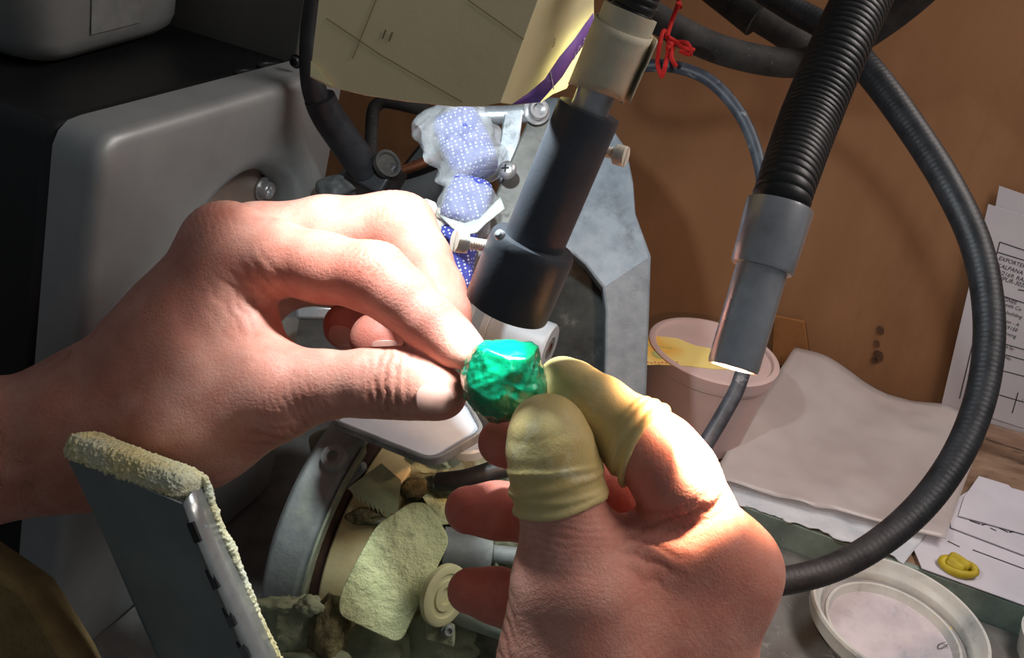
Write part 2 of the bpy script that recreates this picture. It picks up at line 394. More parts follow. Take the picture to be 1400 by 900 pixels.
for q in np.linspace(0, pi / 2, 6): loops.append([FP(*rrect(t, bf * (1 - sin(q)), 0.006 + 0.004), -bf * (1 - cos(q))) for t in TH])
loops.append([FP(*rrect(t, 0, 0.010), -0.022) for t in TH])
b = B(); b.loops(loops); b.obj('front_plate', M_silver, hou, ang=60)
b = B(); b.lathe(Sc - n * 0.0165, n, [(0, RR + 0.003), (0.002, RR + 0.003), (0.003, RR - 0.001), (0.003, 0.010), (0.004, 0.0)], 64, cap=False); b.obj('recess_disc', M_disc, hou)
iz = 0.0012
b = B(); b.prism([FP(iz, iz, -0.022), FP(L_ - iz, iz, -0.022), FP(L_ - iz, Ht - iz, -0.022), FP(iz, Ht - iz, -0.022)], -n * 0.20); b.obj('cover', M_black, hou, bevel=0.006, seg=4)
def socket_screw(P, ax, r, parent, m=M_chrome, name='socket_screw'):
    b = B(); b.lathe(P, ax, [(0, r), (r * .8, r), (r, r * .88), (r, r * .62), (r * .5, r * .55), (r * .5, 0)], 20, cap=False)
    b.lathe(P, ax, [(0, r * 1.35), (r * .15, r * 1.35), (r * .15, r)], 20, cap=False)
    return b.obj(name, m, parent)
socket_screw(onp(359, 258, Sc - n * 0.013, n), n, 0.0046, hou)
# upstand panel at the far end of the top
eg = L_ - 0.016
b = B(); b.box(FP(eg, -0.034, -0.105), e * 0.002, n * 0.085, zd * 0.0375); b.obj('back_panel', mat('grey_sheet_steel', S(92, 92, 88), S(84, 84, 80), rough=0.6, metal=0.2, scale=20), hou, bevel=0.001)
socket_screw(G(405, 84, C[2] + 0.005), -e, 0.0025, hou, M_plastic_black)
for x, y in ((343, 102), (373, 92)):
    P = G(x, y, FP(0, iz, 0)[2])
    b = B(); b.lathe(P + Z * 0.0001, Z, [(0, 0.0075), (0.0006, 0.0072), (0.0006, 0.0055), (0.0001, 0.005), (0.0001, 0)], 28, cap=False); b.obj('top_plug', M_plastic_black, hou)
b = B(); b.lathe(FP(-0.0005, 0.075, -0.10), -e, [(0, 0.004), (0.002, 0.004), (0.003, 0.003), (0.003, 0)], 16, cap=False); b.obj('side_rivet', M_steel, hou)
b = B(); b.lathe(FP(-0.0005, 0.092, -0.115), -e, [(0, 0.006), (0.002, 0.006), (0.003, 0.005), (0.003, 0)], 16, cap=False); b.obj('side_rivet', M_dusty_black, hou)
# plastic box on the housing top
zt = FP(0, iz, 0)[2] + 0.0006; BK = 0.375 / 0.44
c0 = G(64, 102, zt); c1 = G(244, 50, zt); ebox = nz(c1 - c0); nb = np.array([ebox[1], -ebox[0], 0]); LB = np.linalg.norm(c1 - c0) + 0.006
M_clear = mat('cloudy_clear_plastic', S(170, 172, 170), S(150, 152, 150), rough=0.35, trans=0.55, scale=20, spec=0.5, alpha=1.0, ior=1.2)
box = thing('plastic_box', 'cloudy plastic storage box standing on the black machine top', 'container')
loops = []
for hgt, ins in ((0.0, 0.012), (0.0015, 0.006), (0.006, 0.0015), (0.011, 0.0), (0.03, -0.001), (0.075, -0.003)):
    l = [c0 + ebox * (0 + ins) - nb * ins, c0 + ebox * (LB - ins) - nb * ins, c0 + ebox * (LB - ins) - nb * (0.095 - ins), c0 + ebox * ins - nb * (0.095 - ins)]
    loops.append([p + Z * hgt for p in rpoly(l, 0.016, 6)])
inn = [[q + (np.mean(l, 0) - q) * 0.03 + Z * (0.0015 if i == 0 else 0) for q in l] for i, l in enumerate(loops)]
b = B(); b.loops(loops + inn[::-1], cap0=True, cap1=True); b.obj('body', M_clear, box, ang=50)
b = B(); b.loops([[q + (q - np.mean(l, 0)) * 0.02 + Z * dz for q in l] for l, dz in ((loops[-1], 0.0), (loops[-1], 0.006))], cap0=True, cap1=True); b.obj('lid', M_clear, box)
M_lab = mat('grey_label_film', S(120, 122, 120), S(104, 106, 104), rough=0.5, scale=90)
b = B()
pf = [c0 + ebox * 0.028 + nb * 0.0006 + Z * 0.012, c0 + ebox * (LB * .62) + nb * 0.0006 + Z * 0.012, c0 + ebox * (LB * .62) + nb * 0.0026 + Z * 0.07, c0 + ebox * 0.028 + nb * 0.0026 + Z * 0.07]
b.prism(pf, nb * 0.0003); b.obj('label_film', M_lab, box)

# ------------------------------------------------------------------ added dark sheet and copper pipe behind the hands
g = thing('dark_backing', 'black sheet added to darken the gap behind the blue wrapped handle', 'guard')  # black sheet added to keep the shadowed gap behind the handle dark
b = B(); b.prism(PP([(497, 330), (515, 268), (588, 178), (668, 178), (668, 560), (470, 560)], 0.60), FWD * 0.02); b.obj('sheet', M_black, g, bevel=0.002)
b = B(); b.tube(PP([(520, 240, .585), (570, 226, .58), (640, 196, .575)]), PX(7, .58), n=6); o = b.obj('copper_pipe', mat('copper', S(206, 140, 104), S(180, 112, 80), rough=0.3, metal=0.9, scale=60)); tag(o, 'short copper pipe lit bright in front of the black sheet', 'pipe')
b = B(); b.tube(PP([(507, 215, .56), (509, 160, .56), (516, 143, .56), (535, 140, .56), (600, 156, .56)]), PX(9, .56), n=5); o = b.obj('bent_rod', M_dusty_black); tag(o, 'black rod bent at a right angle under the card', 'rod')

# ------------------------------------------------------------------ spindle with hub, and its cast guard
ax = nz(n * 1.0 + np.array([0, 0, 0.0]))
BE = U(752, 476, 0.485)
sp = thing('grinding_spindle', 'pale grey stepped spindle hub just above the green gem', 'spindle')
r1 = PX(34, .485)
b = B(); b.lathe(BE, -ax, [(0.0, r1 * .48), (0, r1 * .93), (0.0012, r1), (0.030, r1), (0.0305, r1 * .97), (0.031, r1), (0.058, r1 * 1.02)], 48, cap=False); b.obj('hub', M_hub, sp)
b = B(); b.lathe(BE + ax * 0.0002, -ax, [(0, r1 * .22), (0, r1 * .36), (0.0005, r1 * .36), (0.0005, r1 * .42), (0, r1 * .42), (0, r1 * .48), (0.004, r1 * .48)], 32, cap=False); b.obj('bearing', M_chrome, sp)
b = B(); b.lathe(BE + ax * 0.0001, -ax, [(0.003, 0), (0.003, r1 * .22), (0, r1 * .22)], 20, cap=False); b.obj('centre_hole', mat('rust_brown', S(90, 60, 50), S(60, 44, 38), rough=0.8, scale=200), sp)
b = B(); b.lathe(BE - ax * 0.058, -ax, [(0, r1), (0.0, r1 * 1.25), (0.004, r1 * 1.25), (0.004, r1 * 1.1), (0.006, r1 * 1.1), (0.006, r1 * 1.3), (0.02, r1 * 1.3)], 48, cap=False); b.obj('collar', M_chrome, sp)
b = B(); b.lathe(BE - ax * 0.034, -ax, [(0, r1 * .9), (0, r1 * 2.35), (0.0025, r1 * 2.5), (0.006, r1 * 2.5), (0.006, r1 * .9)], 64, cap=False); b.obj('flange', mat('blue_grey_disc', S(150, 160, 168), S(134, 144, 152), rough=0.4, metal=0.4, scale=40), sp)
b = B(); b.lathe(BE - ax * 0.062, -ax, [(0, r1 * .8), (0.06, r1 * .8)], 32); b.obj('shaft', M_steel, sp)

cg = thing('cast_wheel_guard', 'grey cast iron wheel guard with arched opening left of the cardboard', 'guard')
out = [(735, 130, .535), (800, 138, .53), (835, 172, .525), (857, 204, .52), (866, 250, .515), (869, 292, .508), (890, 350, .50)]
inn_ = [(735, 330, .50), (750, 330, .50), (768, 338, .50), (785, 349, .50), (800, 362, .50), (812, 378, .50), (824, 394, .50)]
lw_o = [(890, 350, .50), (888, 420, .505), (885, 500, .51), (880, 640, .525), (876, 705, .535)]
lw_i = [(824, 394, .50), (828, 425, .503), (827, 500, .508), (824, 640, .523), (820, 705, .533)]
b = B(); b.loops([PP(out), PP(inn_)], close=False); b.loops([PP(lw_o), PP(lw_i)], close=False)
back = FWD * 0.055 + RT * 0.004
b.loops([PP(out), [p + back for p in PP(out)]], close=False); b.loops([PP(lw_o), [p + back for p in PP(lw_o)]], close=False)
b.loops([PP(inn_), [p + back for p in PP(inn_)]], close=False); b.loops([PP(lw_i), [p + back for p in PP(lw_i)]], close=False)
me = b.obj('guard_shell', M_cast, cg, bevel=0.0015, ang=30)
bm = bmesh.new(); bm.from_mesh(me.data); bmesh.ops.remove_doubles(bm, verts=bm.verts, dist=1e-5); bmesh.ops.recalc_face_normals(bm, faces=bm.faces); bm.to_mesh(me.data); bm.free()
for p in me.data.polygons: p.use_smooth = True
me.data.set_sharp_from_angle(angle=radians(20))
b = B(); b.prism(PP([(722, 320, .545), (830, 330, .545), (840, 690, .56), (700, 660, .56)]), FWD * 0.006); b.obj('back_wall', M_cavity, cg)

# ------------------------------------------------------------------ steel link arms behind the card, screws, wrapped handle
def slot_screw(P, axd, r, ln, parent, m=M_nylon, name='nylon_screw', label=None, cat=None, slot=None):
    """round slotted head on a threaded stem; axd points out of the head"""
    axd = nz(axd); t = thing(name, label, cat) if parent is None else None
    par = t if t else parent
    xs = nz(np.cross(axd, slot if slot is not None else UP)); ys = np.cross(axd, xs)
    b = B()
    for sgn in (-1, 1):
        an = [pi * i / 14 for i in range(15)]; cut = r * 0.14
        prof = [sgn * (xs * max(sin(a) * r, cut) + 0 * ys) + ys * cos(a) * r for a in an]
        prof = [q for q in prof]
        b.prism([P + q for q in prof], axd * r * 0.75)
    b.lathe(P - axd * r * .35, axd, [(0, r * .97), (r * .37, r * .97)], 24)
    h = b.obj('head' if t else name, m, par, bevel=r * .08)
    b = B(); k = int(ln / (r * .25)); prof = []
    for i in range(k): prof += [(i * r * .25, r * .56), (i * r * .25 + r * .125, r * .47)]
    b.lathe(P - axd * r * .35, -axd, prof, 16); b.obj('thread', m, par if t else h)
    return t or h
KS = 0.86
def U2(x, y, d): return U(x, y, d * KS)
def PX2(q, d): return PX(q, d * KS)
def PP2(l): return [U2(*q) for q in l]
la = thing('link_arm_bracket', 'bright steel link arms with screws seen between card and black lamp tube', 'bracket')
b = B(); b.prism(rpoly(PP2([(728, 150, .53), (762, 168, .525), (668, 400, .50), (628, 380, .50)]), 0.006), FWD * 0.006); b.obj('diagonal_arm', mat('grey_worn_arm', S(128, 128, 124), S(100, 100, 96), rough=0.55, metal=0.4, scale=60, bump=0.4, bscale=300, c3=S(72, 70, 66), s3=70), la, bevel=0.001)
b = B(); b.prism(rpoly(PP2([(690, 150, .545), (716, 148, .545), (706, 225, .54), (690, 262, .538), (676, 240, .54)]), 0.003), FWD * 0.006); b.obj('upright_arm', M_steel, la, bevel=0.001)
b = B(); b.tube(PP2([(640, 158, .55), (700, 157, .55), (745, 150, .55)]), PX2(13, .55), n=3); b.obj('cross_bar', M_steel, la)
b = B(); b.prism(rpoly(PP2([(604, 150, .555), (636, 150, .555), (640, 250, .55), (636, 400, .54), (604, 400, .54)]), 0.003), FWD * 0.006); b.obj('rear_strip', M_steel, la, bevel=0.001)
socket_screw(U2(733, 152, .522), -FWD + 0.3 * RT, PX2(14, .52), la, M_chrome, 'hex_bolt')
for x, y, d in ((694, 233, .505), (665, 291, .498), (668, 292, .499)):
    if x == 668: continue
    P = U2(x, y, d); a_ = nz(-FWD - 0.35 * RT + 0.2 * UP); r = PX2(13, d); b = B()
    b.lathe(P, a_, [(0, r), (r * .35, r * .95), (r * .62, r * .7), (r * .72, r * .35), (r * .72, 0)], 24, cap=False)
    h = b.obj('cross_head_screw', M_chrome, la)
    xs = nz(np.cross(a_, UP)); ys = np.cross(a_, xs); b = B()
    b.box(P + a_ * r * .71, xs * r * .42, ys * r * .09, a_ * r * .05); b.box(P + a_ * r * .71, ys * r * .42, xs * r * .09, a_ * r * .05); b.obj('cross_slot', M_black, h)
KS = 0.84
# blue dotted cloth handle
def dots_mat():
    m = bpy.data.materials.new('blue_dotted_cloth'); m.use_nodes = True; nt = m.node_tree; N = nt.nodes; L = nt.links; bs = N['Principled BSDF']; bs.inputs['Roughness'].default_value = 0.8
    tc = N.new('ShaderNodeTexCoord'); mp = N.new('ShaderNodeMapping'); mp.inputs['Rotation'].default_value = (0.5, 0.5, 0.75); L.new(tc.outputs['Object'], mp.inputs[0])
    v = N.new('ShaderNodeTexVoronoi'); v.inputs['Scale'].default_value = 620; v.inputs['Randomness'].default_value = 0.12; L.new(mp.outputs[0], v.inputs['Vector'])
    r = N.new('ShaderNodeMapRange'); r.inputs[1].default_value = 0.26; r.inputs[2].default_value = 0.34; r.inputs[3].default_value = 1; r.inputs[4].default_value = 0; L.new(v.outputs['Distance'], r.inputs[0])
    x = N.new('ShaderNodeMix'); x.data_type = 'RGBA'; x.inputs[6].default_value = (*S(58, 66, 150), 1); x.inputs[7].default_value = (*S(206, 212, 236), 1); L.new(r.outputs[0], x.inputs[0]); L.new(x.outputs[2], bs.inputs['Base Color'])
    return m
M_dots = dots_mat()
M_wrap = mat('crinkled_clear_tape', S(232, 238, 240), S(210, 218, 222), rough=0.25, scale=200, trans=0.0, alpha=0.30, bump=1.0, bscale=180, spec=0.7, dist=0.002)
def pillow(P0, P1, wd_, th, m, name, par, amp=0.0012, seed=1):
    """a soft rounded block between two points"""
    axv = nz(P1 - P0); ln = np.linalg.norm(P1 - P0); x = nz(np.cross(axv, FWD)); y = np.cross(axv, x); Ls = []
    for i in range(25):
        t = -1 + 2 * i / 24; k = (1 - abs(t) ** 6) ** 0.35 if abs(t) < 1 else 0.02
        l = []
        for j in range(40):
            a = 2 * pi * j / 40; c_, s_ = cos(a), sin(a); q = (abs(c_) ** 4 + abs(s_) ** 4) ** -0.25
            l.append(P0 + axv * ln * (t + 1) / 2 + (x * c_ * wd_ + y * s_ * th) * q * k)
        Ls.append(l)
    A_ = np.array(Ls); A_ = A_ + vnoise(A_ * 160, seed)[..., None] * (x * amp) + vnoise(A_ * 190, seed + 5)[..., None] * (y * amp)
    b = B(); b.loops([list(l) for l in A_], cap0=True, cap1=True); return b.obj(name, m, par, ang=70)
wh = thing('wrapped_handle', 'blue white-dotted cloth handle wrapped in crinkled clear tape', 'handle')
pillow(U2(618, 158, .52), U2(655, 240, .51), PX2(34, .52), 0.011, M_dots, 'cloth_pad', wh, amp=0.0005, seed=1)
pillow(U2(648, 246, .51), U2(628, 312, .505), PX2(31, .51), 0.010, M_dots, 'cloth_pad', wh, amp=0.0005, seed=2)
pillow(U2(628, 308, .512), U2(612, 400, .512), PX2(30, .51), 0.008, M_dots, 'cloth_pad', wh, amp=0.0005, seed=3)
pillow(U2(604, 150, .52), U2(658, 246, .51), PX2(47, .52), 0.0135, M_wrap, 'clear_tape', wh, amp=0.004, seed=4)
pillow(U2(652, 252, .51), U2(626, 316, .505), PX2(36, .51), 0.0115, M_wrap, 'clear_tape', wh, amp=0.002, seed=6)
M_tape = mat('frayed_tape', S(206, 214, 208), S(176, 184, 178), rough=0.5, scale=150, bump=0.6, bscale=200)
b = B(); Lf = PP2([(598, 292, .488), (615, 300, .485), (635, 306, .485), (655, 300, .486), (672, 282, .488), (684, 270, .49)]); Lg = PP2([(606, 300, .486), (618, 312, .482), (636, 322, .48), (652, 318, .48), (664, 306, .484), (690, 286, .488)])
b.loops([Lf, Lg], close=False); b.obj('frayed_tape_end', M_tape, wh, solid=0.0008)
slot_screw(U2(586, 287, .50), nz(-RT * .8 - FWD * .7 + UP * .2), PX2(13.5, .5), 0.02, None, label='white slotted nylon screw in front of the black sheet', cat='screw')
slot_screw(U2(594, 310, .505), nz(-RT * .8 - FWD * .6 - UP * .3), PX2(12, .5), 0.02, None, label='dim white nylon screw just below another nylon screw', cat='screw')

# ------------------------------------------------------------------ black lamp tube on the left gooseneck
bl = thing('gooseneck_lamp', 'black metal tube lamp on a ribbed gooseneck above the green gem', 'lamp')
lax = LAX; Lk = lambda t: LA + lax * t
ln = np.linalg.norm(LB_ - LA); rt = PX(43, .279); rc = PX(60, .286)
M_tube = mat('black_anodised', S(50, 54, 60), S(60, 64, 70), rough=0.42, scale=80, bump=0.12, bscale=900, c3=S(150, 156, 160), s3=420, lo3=0.67, hi3=0.78, spec=0.6)
ct = ln * .80
b = B(); b.lathe(LA, lax, [(0.001, rt * .6), (0, rt * .62), (0, rt * .97), (0.0008, rt), (ct, rt), (ct + 0.004, rt)], 56, cap=False); b.obj('tube', M_tube, bl)
b = B(); b.lathe(LA + lax * ct, lax, [(0.0, rt), (0, rc * .93), (0.0012, rc * .985), (0.003, rc), (0.0212, rc), (0.0220, rc * .985), (0.0220, rc * .86), (0.010, rc * .84), (0.010, rt * .9)], 64, cap=False); b.obj('collar', M_tube, bl)
b = B(); b.lathe(LA - lax * 0.016, lax, [(0, rt * .60), (0, rt * .66), (0.007, rt * .66), (0.0075, rt * .60), (0.0165, rt * .60)], 40, cap=False); b.obj('ferrule', M_chrome, bl)
M_beige = mat('beige_masking_tape', S(214, 204, 178), S(196, 184, 158), rough=0.7, scale=60, bump=0.3, bscale=300)
N0 = LA - lax * 0.066
tp = thing('tape_sleeve', 'beige masking tape wrapped round the gooseneck above the black tube', 'tape')
Ls = []; nk = 50
for i in range(9):
    l = []
    for j in range(nk + 7):
        a = 2 * pi * j / nk - 0.35; x = nz(np.cross(lax, FWD)); y = np.cross(lax, x)
        rr = rt * (.87 + .05 * sin(3 * a) * .3) + 0.00025 * j / nk + (0.00025 * max(0, j - nk + 1) if j >= nk else 0)
        t0 = -0.0235 + (0.0185 - 0.0012 * sin(a * 1.3)) * i / 8 + 0.0012 * sin(a) * (1 - i / 8)
        l.append(LA + lax * t0 + (x * cos(a) + y * sin(a)) * rr * (1.02 if i < 4 else 1.0))
    Ls.append(l)
b = B(); b.loops(Ls, close=False); b.obj('wrap', M_beige, tp, solid=0.0004, ang=60)
b = B(); b.lathe(LA - lax * 0.0275, lax, [(0, rt * .72), (0, rt * .84), (0.010, rt * .84), (0.010, rt * .72)], 40, cap=False); b.obj('inner_band', M_beige, tp)
Pn = LA - lax * 0.02
b = B(); b.tube([LA - lax * 0.010, LA - lax * 0.042, U(870, -30, .255), U(905, -120, .258), U(960, -230, .28)], rt * .66, seg=24, n=10, ripple=(0.0020, 0.00032)); b.obj('gooseneck', mat('ribbed_black_neck', S(26, 26, 26), S(38, 37, 36), rough=0.45, scale=100, c3=S(120, 116, 110), s3=380, lo3=.66, hi3=.8), bl, ang=25)
slot_screw(U(846, 212, .275), nz(RT * .85 + UP * -.3 - FWD * .35), PX(14, .284), 0.007, None, label='pale slotted nylon screw in the upper side of the black tube', cat='screw')
slot_screw(U(632, 331, .284), nz(-RT * .85 + UP * .1 - FWD * .45), PX(15, .296), 0.008, None, label='ivory nylon screw in the left side of the black collar', cat='screw')
b = B(); b.lathe(U(684, 322, .2725), nz(-FWD - RT * .5 + UP * .5), [(0, 0.0016), (0.001, 0.0014), (0.0016, 0.0008), (0.0016, 0)], 16, cap=False); b.obj('set_screw', M_steel, bl)

# ------------------------------------------------------------------ card lamp shade at the top, lamp behind it
cd = thing('card_shade', 'tan calendar card with purple stripe shading the lamp at the top', 'card')
M_cardt = mat('tan_card', S(226, 208, 166), S(214, 196, 154), rough=0.75, scale=14, bump=0.1, bscale=400, c3=S(190, 172, 130), s3=30, lo3=.62, hi3=.85, spec=0.2)
M_cardl = mat('lit_card', S(246, 238, 196), S(238, 228, 182), rough=0.75, scale=30, bump=0.1, bscale=400, c3=S(196, 178, 120), s3=160, lo3=.66, hi3=.8, spec=0.2)  # paler than the left leaf: its lit look is put into the colour
cl = [(452, -110, .352), (436, 0, .345), (424, 105, .338), (450, 118, .338), (500, 130, .338), (560, 139, .337), (620, 145, .336), (660, 145, .336), (684, 140, .336), (735, 0, .345), (770, -110, .352)]
cl = [onp(x, y, U(436, 0, .25), nz(FWD + RT * .06)) for x, y, _ in cl]
b = B(); b.prism(cl, FWD * 0.0007); b.obj('left_leaf', M_cardt, cd)
CF0, CF1 = onp(735, 0, U(436, 0, .25), nz(FWD + RT * .06)), onp(684, 140, U(436, 0, .25), nz(FWD + RT * .06))
CN = nz(np.cross(CF1 - CF0, U(812, 20, .283) - CF0)); CN = CN if CN @ FWD < 0 else -CN
def lerp_leaf(x, y, up=0.0): return onp(x, y, CF0 + CN * up, CN), CN
cr = [(770, -110, .3515), (735, 0, .3445), (684, 140, .3355), (704, 143, .337), (740, 139, .341), (756, 128, .344), (775, 120, .348), (796, 80, .353), (812, 30, .358), (812, 0, .36), (806, -110, .367)]
cr = [lerp_leaf(x, y)[0] for x, y, _ in cr]
b = B(); b.prism(cr, FWD * 0.0007); b.obj('right_leaf', M_cardl, cd)
def translucent(m, f):
    nt = m.node_tree; L = nt.links; bs = nt.nodes['Principled BSDF']; tr = nt.nodes.new('ShaderNodeBsdfTranslucent'); mx = nt.nodes.new('ShaderNodeMixShader'); mx.inputs[0].default_value = f
    if bs.inputs['Base Color'].is_linked: L.new(bs.inputs['Base Color'].links[0].from_socket, tr.inputs['Color'])
    L.new(bs.outputs[0], mx.inputs[1]); L.new(tr.outputs[0], mx.inputs[2]); L.new(mx.outputs[0], nt.nodes['Material Output'].inputs['Surface'])
translucent(M_cardl, .3); translucent(M_cardt, .05)
M_purple = mat('purple_print', S(150, 112, 200), S(136, 96, 186), rough=0.7, scale=120)
b = B(); sp_ = [(700, 143), (722, 128), (745, 108), (765, 78), (785, 54), (802, 30), (811, 18)]; sq_ = [(738, 140), (752, 124), (768, 106), (783, 82), (796, 64), (808, 42), (812, 34)]
b.loops([[lerp_leaf(*p, 0.0003)[0] for p in sp_], [lerp_leaf(*p, 0.0003)[0] for p in sq_]], close=False); b.obj('purple_stripe', M_purple, cd, solid=0.00015)
nn = lerp_leaf(700, 60)[1]
b = B(); a0, a1 = lerp_leaf(750, 97)[0], lerp_leaf(755, 122)[0]; wv = nz(np.cross(a1 - a0, nn)); b.box((a0 + a1) / 2 + nn * .0005, (a1 - a0) / 2, wv * 0.00022, nn * 0.00004); b.obj('white_rule', M_white, cd)
for ch, x, y in (('T', 789, 70), ('U', 795, 61), ('E', 801, 51)):
    o0 = lerp_leaf(x, y, .0009)[0]; xd = lerp_leaf(x - 8, y + 5)[0] - lerp_leaf(x, y)[0]; yd = lerp_leaf(x - 6, y + 9)[0] - lerp_leaf(x, y)[0]
    text(ch, 0.0031, o0, xd, yd, M_white, cd, depth=0.00003)
M_faint = mat('faint_brown_print', S(120, 104, 74), rough=0.85)
M_faint2 = mat('pale_brown_print', S(190, 172, 120), rough=0.85)
o0 = lerp_leaf(753, 64)[0]; text('3', 0.0034, o0 + nn * .0003, lerp_leaf(761, 66)[0] - o0, lerp_leaf(756, 55)[0] - o0, M_faint2, cd, depth=0.00003)
nl = -nz(FWD + RT * .06)
LF = lambda x, y: onp(x, y, U(436, 0, .25) + nl * 0.0003, nl)
text('11', 0.0036, LF(523, 39), LF(531, 42) - LF(523, 39), LF(520, 52) - LF(523, 39), M_faint, cd, depth=0.00003)
b = B()
M_rule = mat('faint_rule', S(150, 132, 96), rough=0.85)
for (xa, ya, xb, yb) in ((516, -5, 482, 80), (446, 25, 520, 75), (520, 75, 632, 140), (640, 0, 716, 54)):
    b = B(); p, q = LF(xa, ya), LF(xb, yb); wv = nz(np.cross(q - p, nl)); b.box((p + q) / 2, (q - p) / 2, wv * .00013, nl * .00002); b.obj('printed_rule', M_rule, cd)
b = B(); b.prism([LF(426, 84), LF(434, 90), LF(443, 103), LF(456, 119), LF(425, 105)], nl * 0.0006); b.obj('turned_corner', M_cardl, cd)
wl = thing('work_lamp', 'small lamp head hidden behind the tan card', 'lamp')
lv = nz(U(600, 420, .36) - LAMP)
b = B(); b.lathe(LAMP - lv * 0.012, lv, [(-0.02, 0.0), (-0.02, 0.007), (0.0, 0.009), (0.010, 0.0135), (0.014, 0.014), (0.014, 0.0132), (0.010, 0.0127), (0.001, 0.008), (0.001, 0)], 32, cap=False); b.obj('reflector', M_chrome, wl)

# ------------------------------------------------------------------ cable and clamp block at the left of the card
b = B(); b.tube(PP([(452, -120, .44), (434, -20, .44), (424, 50, .445), (428, 115, .45), (445, 160, .46), (470, 196, .47), (506, 240, .485)]), [PX(14, .44)] * 3 + [PX(17, .45), PX(18, .46), PX(18, .47), PX(18, .48)], n=8, seg=18); o = b.obj('black_cable', M_plastic_black); tag(o, 'black cable running down the left edge of the tan card', 'cable')
kb = thing('clamp_block', 'black plastic clamp block with tape behind the left hand', 'clamp')
cA = U(515, 240, .487); b = B(); b.tube([U(437, 134, .452), U(452, 164, .460), U(500, 232, .482)], [PX(22, .45), PX(23, .46), PX(23, .48)], seg=20, n=5); b.obj('sleeve', M_plastic_black, kb)
xk, yk = nz(RT * .75 - UP * .45 - FWD * .2), nz(RT * .45 + UP * .8); yk = nz(yk - xk * (xk @ yk)); zk = np.cross(xk, yk)
b = B(); b.box(cA + U(0, 0, 1) * 0, xk * PX(30, .48), yk * PX(24, .48), zk * 0.010); b.obj('block', M_plastic_black, kb, bevel=0.0012)
b = B(); b.lathe(U(527, 226, .476), nz(-FWD + RT * .8 + UP * .3), [(0, 0.007), (0.003, 0.007), (0.003, 0.0055), (0.002, 0.005), (0.002, 0)], 24, cap=False); b.obj('cap', M_dusty_black, kb)
pillow(U(445, 275, .50), U(500, 240, .495), PX(20, .49), 0.012, mat('grey_tape_lump', S(96, 98, 98), S(70, 72, 72), rough=0.6, scale=80, bump=0.6, bscale=200), 'tape_lump', kb, amp=0.003, seed=9)
b = B(); b.box(U(436, 428, .50), RT * PX(26, .5), UP * PX(9, .5), FWD * 0.01); o = b.obj('steel_bracket', M_chrome, bevel=0.0015); tag(o, 'small bright steel bracket seen between thumb and index finger', 'bracket')

# ------------------------------------------------------------------ right gooseneck lamp
gl = thing('gooseneck_lamp', 'chrome tipped lamp on a ribbed black gooseneck before the cardboard', 'lamp')
D0 = 0.372
b = B(); b.tube([TIPA + TAX * 0.001, TIPA - TAX * 0.008, U(1108, 160, .284), U(1150, 60, .292), U(1188, -20, .302), U(1235, -110, .32)], [PX(39, .276)] * 2 + [PX(42, .282), PX(41, .29), PX(40, .30), PX(40, .315)], seg=28, n=12, ripple=(0.0020, 0.00032)); b.obj('gooseneck', MATS['ribbed_black_neck'], gl, ang=25)
LT = np.linalg.norm(TIPB - TIPA); ra = PX(43, .275); rb = PX(35, .268)
b = B(); b.lathe(TIPA - TAX * 0.002, TAX, [(0.002, 0), (0.0015, ra * .9), (0, ra * 1.02), (0.001, ra * 1.04), (0.0175, ra * .97), (0.0183, ra * .93), (0.0183, rb)], 48, cap=False); b.obj('ferrule', M_chrome, gl)
b = B(); b.lathe(TIPA + TAX * 0.016, TAX, [(0, rb), (LT - 0.0175, rb), (LT - 0.0165, rb * .96), (LT - 0.0165, rb * .86), (LT - 0.036, rb * .84)], 48, cap=False); b.obj('lamp_tip', M_chrome, gl)
M_lens = bpy.data.materials.new('lamp_lens'); M_lens.use_nodes = True; _b = M_lens.node_tree.nodes['Principled BSDF']; _b.inputs['Emission Color'].default_value = (1, .7, .45, 1); _b.inputs['Emission Strength'].default_value = 6; _b.inputs['Base Color'].default_value = (1, .8, .6, 1)
b = B(); b.lathe(TIPB - TAX * 0.0022, TAX, [(0, rb * .84), (0.0010, rb * .6), (0.0014, 0)], 32, cap=True); b.obj('lens', M_lens, gl)

# ------------------------------------------------------------------ conduits, cables and red string on the right
b = B(); b.tube(PP([(640, -420, .50), (860, -180, .51), (1010, -40, .515), (1080, 10, .51), (1140, 45, .50), (1195, 105, .485), (1250, 180, .47), (1300, 260, .455), (1336, 340, .445), (1352, 430, .435), (1346, 520, .425), (1318, 605, .415), (1270, 680, .405), (1205, 740, .395), (1130, 780, .388), (1040, 798, .382), (950, 790, .38), (860, 770, .39)]), [PX(18, .5)] * 5 + [PX(20, .485), PX(20, .47), PX(20.5, .455), PX(21, .445), PX(21, .435), PX(21, .425), PX(21, .415), PX(21, .405), PX(20, .395), PX(19.5, .388), PX(19.5, .382), PX(19.5, .38), PX(19, .39)], seg=24, n=22, ripple=(0.0024, 0.00006)); o = b.obj('flexible_conduit', M_plastic_black, ang=40); tag(o, 'thick black flexible conduit looping round in a wide arc on the right', 'cable')
b = B(); b.tube(PP([(640, -300, .52), (740, -140, .51), (820, -40, .50), (870, 5, .50), (920, 38, .50), (985, 68, .505), (1060, 85, .51), (1110, 82, .515), (1180, 50, .512), (1290, -40, .49), (1420, -220, .45), (1520, -460, .41)]), PX(20, .505), n=8, seg=18); o = b.obj('rubber_hose', M_dusty_black); tag(o, 'dusty black hose running across the top in front of the cardboard', 'hose')
pg = thing('cable_plug', 'dusty black cable plug hanging in at the top edge', 'plug')
b = B(); b.tube(PP([(600, -460, .55), (800, -220, .57), (930, -60, .585), (985, -20, .595), (1040, 22, .59)]), [PX(20, .60), PX(20, .60), PX(24, .60), PX(30, .59), PX(31, .59)], n=4, seg=18); b.obj('sleeve', M_dusty_black, pg)
